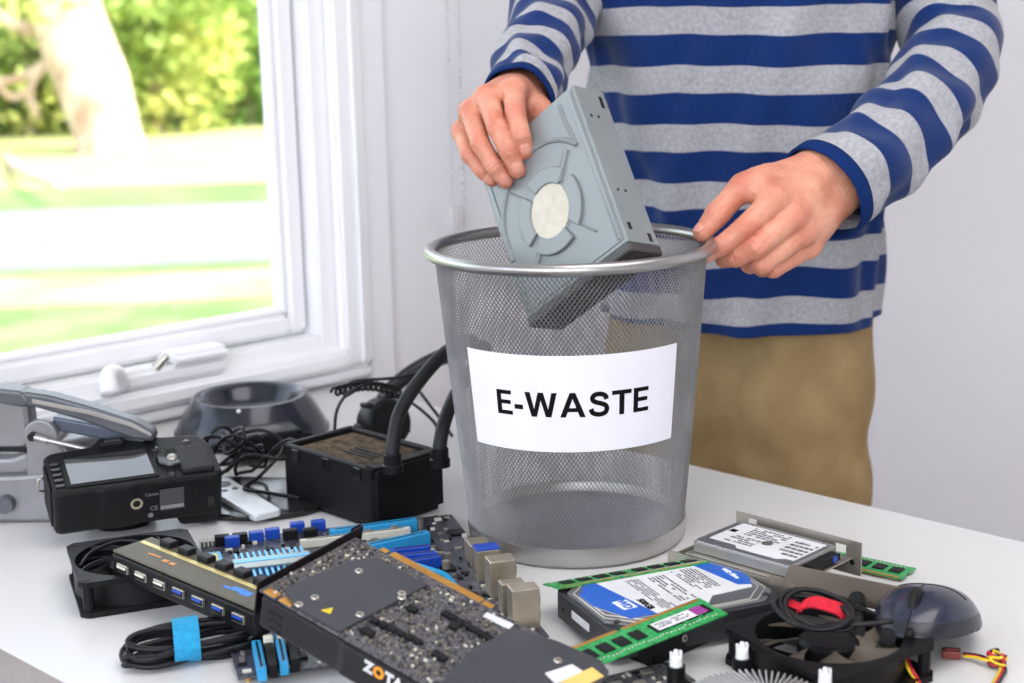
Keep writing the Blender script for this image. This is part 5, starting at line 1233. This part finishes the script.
mb = MB(); mb.prism(rrect(L_, .030, .006, 5, L_ / 2 - .005, .004), 0, .0065, .0018); mb.build('body', mat('bright_silver_plastic', g((216, 219, 224)), .3, .3), rc_)
for x, y, r_ in ((.012, .004, .0085), (.030, .009, .003), (.030, -.002, .003)):
    mb = MB(); mb.prism(circ(r_, 24, x, y), .006, .0072, .0003); mb.build('button', M_sild, rc_)
ad = at(262, 462, 0)
adp = thingM('power_adapter', 'black power adapter under a tangle of cords', 'power adapter', (ad.x, ad.y + .012, ZT + .007), (0, 0, R(25)))
mb = MB(); mb.prism(rrect(.078, .046, .007, 4), 0, .026, .004); mb.build('case', M_black, adp)
mb = MB(); mb.box((0, 0, .0262), (.04, .02, .0004)); mb.build('rating_plate', M_dark, adp)
mb = MB(); mb.cyl((.038, 0, .013), (.054, 0, .013), .005, .003, 12); mb.build('strain_relief', M_rubber, adp, True, 40)
tq = at(222, 468, 0)
tg = thingM('cord_tangle', 'loose tangle of thin black cords left of the radiator', 'cord', (tq.x, tq.y + .01, ZT + .012), (0, 0, 0))
rg = random.Random(11)
for k in range(7):
    mb = MB(); cx, cy, cz = lp(tg, 232 + rg.uniform(-26, 34), 448 + rg.uniform(-6, 10), .022); a, b, ph, tl_ = rg.uniform(.020, .034), rg.uniform(.014, .024), rg.uniform(0, 6), rg.uniform(-.6, .6)
    pts = []
    for j in range(22):
        t = 2 * PI * j / 22 * 1.0 + ph; x, y = a * math.cos(t), b * math.sin(t); pts.append((cx + x, cy + y * .8 + tl_ * x * .3, max(.004, .022 + .014 * math.sin(t + ph) + .010 * math.sin(2 * t + k))))
    mb.tube(pts, .0019, 7, closed=True); mb.build('cord_loop', M_cord, tg, True)
mb = MB(); mb.tube([lp(tg, 170, 452, .004), lp(tg, 195, 440, .012), lp(tg, 230, 436, .03), lp(tg, 262, 430, .036), lp(tg, 284, 446, .02), lp(tg, 262, 474, .008), lp(tg, 244, 488, .003), lp(tg, 262, 492, .003), lp(tg, 300, 498, .002)], .0019, 7, smooth=6); mb.build('cord_run', M_cord, tg, True)
mb = MB(); mb.box(tuple(lp(tg, 196, 446, .010)), (.026, .014, .012), .003); mb.build('plug_block', M_black, tg)

# ---- liquid cooler: dusty radiator with fan box, hoses and pump
qa, qb, qc = at(281, 446, .058), at(372, 473, .058), at(459, 455, .058)
e = qb - qa; ry2 = math.atan2(e.y, e.x); RL = e.length; ra = thingM('liquid_cooler', 'black liquid cooler radiator with two thick hoses and round pump', 'liquid cooler', (qb.x, qb.y + .006, ZT + .001), (0, 0, ry2 + PI))
e2 = qc - qb; RWd = abs(e2.dot(Vector((-math.sin(ry2), math.cos(ry2), 0))))
sk_ = e2.dot(Vector((math.cos(ry2), math.sin(ry2), 0)))
print('radiator', RL, RWd, sk_)
RW2 = .086; RHt = .058
# local: x runs from the near corner back-left along the long front face, -y runs right-back
mb = MB(); mb.prism(rrect(RL, RW2, .005, 3, RL / 2, -RW2 / 2), .004, RHt - .006, .002); mb.prism(rrect(RL - .004, RW2 - .004, .005, 3, RL / 2, -RW2 / 2), 0, .006, .001); mb.build('fan_box', M_black, ra)
mb = MB()
for (x0, x1, y0, y1) in ((0, RL, -.006, 0), (0, RL, -RW2, -RW2 + .006), (0, .014, -RW2, 0), (RL - .008, RL, -RW2, 0)): mb.box(((x0 + x1) / 2, (y0 + y1) / 2, RHt - .005), (x1 - x0, y1 - y0, .011), .0018)
mb.build('radiator_frame', M_black, ra)
M_dust = mat('dusty_brown_fins', g((128, 110, 90)), .9, col2=g((84, 74, 62)), scale=120, bump=.8, bscale=500, lo=.4, hi=.6)
mb = MB(); mb.box((RL / 2 + .003, -RW2 / 2, RHt - .008), (RL - .022, RW2 - .011, .006), .0005)
for k in range(26): mb.box((.018 + k * (RL - .028) / 26, -RW2 / 2, RHt - .0046), (.0012, RW2 - .013, .0016))
mb.build('fin_core', M_dust, ra)
for k in range(3):
    mb = MB(); mb.box((RL * .42, -RW2 * (.36 + .08 * k), RHt - .0035), (.042, .0035, .0010)); mb.build('clean_gap', M_chip, ra)
mb = MB(); mb.prism(rrect(.004, RW2 - .004, .0015, 3, -.001, -RW2 / 2), .006, RHt - .002, .001); mb.build('end_tank', M_black, ra)
for x in (RL * .16, RL * .5, RL * .84):
    mb = MB(); mb.box((x, .0006, RHt - .008), (.010, .002, .012), .0006); mb.build('frame_clip', M_blackg, ra)
M_hose = mat('ribbed_black_hose', (.014, .014, .016), .5, spec=.25, scale=60, bump=.2, bscale=300)
h1 = lp(ra, 393, 468, RHt); h2 = lp(ra, 440, 462, RHt); Mi = TM[ra].inverted()
def rl(px, py, D): return Mi @ dp(px, py, D)
D1, D2 = (TM[ra] @ h1 - CAM).dot(_F), (TM[ra] @ h2 - CAM).dot(_F)
for hh, DD, pts in ((h1, D1, [(393, 462, 0), (393, 445, 0), (400, 412, .01), (420, 380, .03), (446, 352, .07), (470, 340, .15), (470, 352, .25), (440, 360, .30), (410, 376, .31), (388, 396, .30), (386, 412, .29)]),
                    (h2, D2, [(440, 458, 0), (440, 444, 0), (445, 420, .01), (455, 396, .04), (470, 372, .10), (485, 352, .20), (480, 346, .27), (448, 352, .32), (418, 366, .33), (396, 382, .325), (381, 400, .315), (378, 412, .31)])):
    mb = MB(); mb.tube([rl(x, y, DD + d) for x, y, d in pts], .0066, 14, smooth=6); mb.build('hose', M_hose, ra, True)
    mb = MB(); mb.lathe([(.0068, .014), (.0082, .013), (.0082, .004), (.0095, .003), (.0095, -.004), (.0068, -.004)], 24, tuple(hh), closed=True); mb.build('hose_collar', M_black, ra, True, 40)
pc = dp(391, 424, D1 + .24); pd = Vector((.55, -.80, .12)).normalized(); pl = Mi @ pc; pdl = Mi.to_3x3() @ pd
mb = MB(); mb.tube([pl - pdl * .030, pl - pdl * .026, pl - pdl * .006, pl - pdl * .004, pl], [.0255, .027, .027, .0265, .0245], 40); mb.cyl(pl - pdl * .002, pl + pdl * .0008, .019, n=40); pm = mb.build('pump', M_black, ra, True, 40)
mb = MB(); sd_ = pdl.cross(Mi.to_3x3() @ Vector((0, 0, 1))).normalized(); up_ = sd_.cross(pdl)
for k in range(7):
    t = 2 * PI * k / 7; c_ = pl - pdl * .016 + (sd_ * math.cos(t) + up_ * math.sin(t)) * .0275; mb.cyl(c_ - pdl * .012, c_ + pdl * .008, .003, n=8)
mb.build('pump_rib', M_black, ra, True)
for pts in ([(334, 440, .13), (337, 410, .16), (350, 392, .2), (372, 384, .24), (395, 386, .27)], [(362, 386, .22), (345, 396, .2), (352, 382, .23), (395, 378, .28), (424, 372, .3)], [(388, 396, .27), (410, 402, .28), (432, 420, .26), (440, 434, .24)], [(420, 392, .3), (432, 408, .28), (444, 424, .26), (452, 436, .24)]):
    mb = MB(); mb.tube([rl(x, y, D1 + d) for x, y, d in pts], .0018, 7, smooth=6); mb.build('lead', M_cord, ra, True)
mb = MB(); P = []
for j in range(90):
    u = j / 89; t = u * 2 * PI * 13; c_ = Vector(rl(334 + u * 66, 392 - 6 * math.sin(PI * u), D1 + .2 + .07 * u)); P.append(c_ + Vector((0, .0045 * math.cos(t), .0045 * math.sin(t))))
mb.tube(P, .0016, 6, smooth=2); mb.build('coiled_lead', M_cord, ra, True)
# ================================================================== OUTSIDE
ZG = -0.35
def og(px, py):
    d = ray(px, py); return CAM + d * ((ZG - CAM.z) / d.z)
def gy(py): return og(120, py).y
gd = R(6)
gx_ = Vector((math.cos(gd), math.sin(gd), 0)); gyv = Vector((-gx_.y, gx_.x, 0)); O0 = og(120, 300)
def strip(name, y0p, y1p, m, label, h=0.0):
    d0 = (og(120, y0p) - O0).dot(gyv); d1 = (og(120, y1p) - O0).dot(gyv)
    mb = MB(); ubox(mb, Vector((O0.x, O0.y, ZG + h)), gx_, gyv, -45, 22, d0, d1, -0.05, 0.0)
    return struct(mb.build(name, m), label, name.split('_')[-1])
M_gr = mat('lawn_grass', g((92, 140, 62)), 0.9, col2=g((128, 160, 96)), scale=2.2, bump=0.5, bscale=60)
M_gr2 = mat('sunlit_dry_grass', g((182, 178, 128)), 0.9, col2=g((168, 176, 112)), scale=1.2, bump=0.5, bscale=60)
M_gr3 = mat('shaded_grass', g((92, 138, 62)), 0.9, col2=g((122, 156, 88)), scale=1.2)  # shadow strip beyond the path, its shade put into the grass colour
M_pv = mat('pale_concrete', g((130, 127, 132)), 0.8, col2=g((118, 116, 122)), scale=1.5)
M_kb = mat('sandy_edging', g((156, 122, 90)), 0.8, col2=g((166, 144, 126)), scale=1.4)
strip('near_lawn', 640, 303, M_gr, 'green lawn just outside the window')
strip('sandy_border', 303, 275, M_kb, 'sandy border strip between lawn and path')
strip('grass_verge', 275, 265, M_gr, 'thin grass verge beside the pale path', -0.01)
strip('pale_path', 265, 207, M_pv, 'pale path crossing the garden', 0.0)
strip('middle_lawn', 207, 186, M_gr3, 'strip of shaded green lawn beyond the path', -0.005)
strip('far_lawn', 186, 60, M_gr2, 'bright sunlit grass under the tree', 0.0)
# tree
M_bark = mat('pale_bark', g((216, 200, 184)), 0.9, col2=g((168, 140, 118)), scale=2.5, bump=0.6, bscale=20)
b0 = og(108, 152); Dt = (b0 - CAM).dot(_F)
tree = thing('garden_tree', 'leaning pale garden tree seen through the window', 'tree', (b0.x, b0.y, ZG))
def tl(px, py, dD=0): return dp(px, py, Dt + dD) - Vector((b0.x, b0.y, ZG))
mb = MB(); s_ = Dt / 1550
mb.tube([tl(112, 160), tl(106, 130), tl(92, 80), tl(72, 30), tl(58, -30), tl(40, -120)], [36 * s_, 33 * s_, 36 * s_, 36 * s_, 33 * s_, 24 * s_], 18, smooth=6); mb.build('trunk', M_bark, tree, True)
for pts, r_ in (([tl(80, 45), tl(50, 60), tl(30, 90), tl(38, 118)], 6), ([tl(50, 60), tl(20, 78), tl(-10, 80), tl(-40, 60)], 5), ([tl(70, 20), tl(30, 30), tl(-10, 10)], 9), ([tl(30, 92), tl(8, 96), tl(-8, 70)], 4), ([tl(70, 10), tl(120, -30), tl(190, -50)], 9), ([tl(0, 150, 2), tl(20, 170, -3), tl(60, 186, -5)], 5)):
    mb = MB(); mb.tube(pts, [r_ * s_, r_ * s_ * .85, r_ * s_ * .7, r_ * s_ * .5][:len(pts)], 8, smooth=6); mb.build('branch', M_bark, tree, True)
def leaves(n, cen, rad_, size, rng):
    v = []; f = []
    c = rng.normal(size=(n, 3)); c /= np.linalg.norm(c, axis=1)[:, None]; c *= (rng.random(n) ** 0.45)[:, None]
    for i in range(n):
        p = np.array(cen) + c[i] * np.array(rad_); a = rng.normal(size=3); a /= np.linalg.norm(a); b = np.cross(a, rng.normal(size=3)); b /= np.linalg.norm(b)
        s1, s2 = size * (0.6 + 0.8 * rng.random()), size * 0.45; k = len(v)
        v += [p - a * s1, p + b * s2, p + a * s1, p - b * s2]; f.append((k, k + 1, k + 2, k + 3))
    return np.array(v), np.array(f)
def leafmat(name, c1, c2):
    m = mat(name, c1, 0.6, col2=c2, scale=0.9, lo=0.42, hi=0.58)
    b = m.node_tree.nodes['Principled BSDF']; b.inputs['Subsurface Weight'].default_value = 0.0
    tr2 = m.node_tree.nodes.new('ShaderNodeBsdfTranslucent'); ad = m.node_tree.nodes.new('ShaderNodeMixShader'); ad.inputs[0].default_value = 0.4
    out = m.node_tree.nodes['Material Output']; src = b.inputs['Base Color'].links[0].from_socket
    m.node_tree.links.new(src, tr2.inputs['Color']); m.node_tree.links.new(b.outputs[0], ad.inputs[1]); m.node_tree.links.new(tr2.outputs[0], ad.inputs[2]); m.node_tree.links.new(ad.outputs[0], out.inputs['Surface'])
    return m
ML = [leafmat('yellow_green_leaf', g((216, 216, 128)), g((146, 172, 82))), leafmat('mid_green_leaf', g((120, 156, 70)), g((160, 186, 96))), leafmat('dark_green_leaf', g((84, 120, 52)), g((120, 150, 70)))]
vL, fL = leaves(700, tl(10, -60), (2.2, 1.6, 1.3), 0.13, RNG); np_mesh('crown', vL, fL, ML[0], tree, False)
bsp = [(-60, 60, 2.5, 2, 'dark green bush at the far left edge of the window view'), (20, 20, 3.5, 0, 'pale yellow green bush left of the leaning tree'), (150, 40, 3.0, 0, 'bright yellow green bush just right of the leaning tree'), (205, 20, 4.5, 2, 'dark green bush behind the bright bush'), (245, 60, 2.2, 1, 'mid green bush at the right edge of the glass'), (300, 20, 3.4, 2, 'dark green bush hidden partly by the right sash'), (110, -30, 5.5, 1, 'mid green bush far behind the tree trunk'), (-10, 120, 1.2, 2, 'small dark shrub at left foot of the tree')]
for px, py, h_, mi, lab in bsp:
    Db = Dt + 2.5 + (h_ if mi else 0) * 0.6
    c0 = dp(px, py, Db); cz = (c0.z + ZG) / 2 + 0.6
    t_ = thing('garden_bush', lab, 'bush', (c0.x, c0.y, ZG), group='bushes beyond the garden path')
    v, f = leaves(2600, (0, 0, 0), (1.0 + h_ * .10, .8, 1.2 + 0.14 * h_), 0.11, RNG); v[:, 2] += (c0.z - ZG)
    np_mesh('foliage', v, f, ML[mi], t_, False)
    mb = MB(); mb.tube([(0, 0, 0), (0.05, 0, c0.z - ZG)], [0.09, 0.05], 8); mb.build('stem', M_bark, t_)
bk = thing('garden_hedge', 'tall hedge closing the garden far behind the tree', 'hedge', tuple(Vector((og(100, 118).x, og(100, 118).y + 4, ZG))))
v, f = leaves(22000, (-7, 0, 2.6), (24, 0.9, 3.8), 0.17, RNG); np_mesh('foliage', v, f, ML[1], bk, False)

# ================================================================== LIGHT
wd_ = bpy.data.worlds.new('world'); bpy.context.scene.world = wd_; wd_.use_nodes = True
nt = wd_.node_tree; bg = nt.nodes['Background']
sk = nt.nodes.new('ShaderNodeTexSky'); sk.sky_type = 'NISHITA'; sk.sun_disc = False; sk.sun_elevation = R(48); sk.sun_rotation = R(100); sk.air_density = 1.0; sk.dust_density = 3.0
hs = nt.nodes.new('ShaderNodeHueSaturation'); hs.inputs['Saturation'].default_value = 0.35; nt.links.new(sk.outputs[0], hs.inputs['Color'])
nt.links.new(hs.outputs[0], bg.inputs['Color']); bg.inputs['Strength'].default_value = WORLD
def lamp(name, kind, e, col, loc, rot, size=None, sy=None):
    l = bpy.data.lights.new(name, kind); l.energy = e; l.color = col
    if kind == 'AREA': l.shape = 'RECTANGLE'; l.size = size; l.size_y = sy
    o = bpy.data.objects.new(name, l); C.objects.link(o); o.location = loc; o.rotation_euler = rot; return o
s_ = lamp('sun', 'SUN', SUN, (1.0, 0.95, 0.86), (6, 0, 8), Vector((0.75, -0.32, 0.72)).to_track_quat('Z', 'Y').to_euler()); s_.data.angle = R(0.6)
# unseen soft overhead fill, added to brighten the room
cl = at(560, 683); lamp('ceiling_fill', 'AREA', CEILE, (1.0, 0.965, 0.93), (0.55, 0.75, ZC - 0.03), (0, 0, 0), 1.3, 1.3)
lamp('front_fill', 'AREA', BACKE, (0.97, 0.98, 1.0), (-0.4, -1.9, 1.5), Vector((-0.15, -1, 0.12)).to_track_quat('Z', 'Y').to_euler(), 2.6, 1.9)  # added frontal fill behind the camera, where the room is left open

# ================================================================== CAMERA
cam = bpy.data.cameras.new('camera'); co = bpy.data.objects.new('camera', cam); C.objects.link(co)
cam.sensor_width = 36; cam.lens = FPX / 1024 * 36; cam.clip_start = 0.02
Mc = Matrix((_R, _U, -_F)).transposed().to_4x4(); Mc.translation = CAM; co.matrix_world = Mc
cam.dof.use_dof = True; cam.dof.focus_distance = 1.27; cam.dof.aperture_fstop = 6.3
sc = bpy.context.scene; sc.camera = co
vs = sc.view_settings; vs.view_transform = 'Standard'; vs.look = 'None'; vs.exposure = EXPO; vs.gamma = 1; vs.use_curve_mapping = False
sc.cycles.use_denoising = True; sc.cycles.max_bounces = 8; sc.cycles.transparent_max_bounces = 12
sc.cycles.sample_clamp_indirect = 6
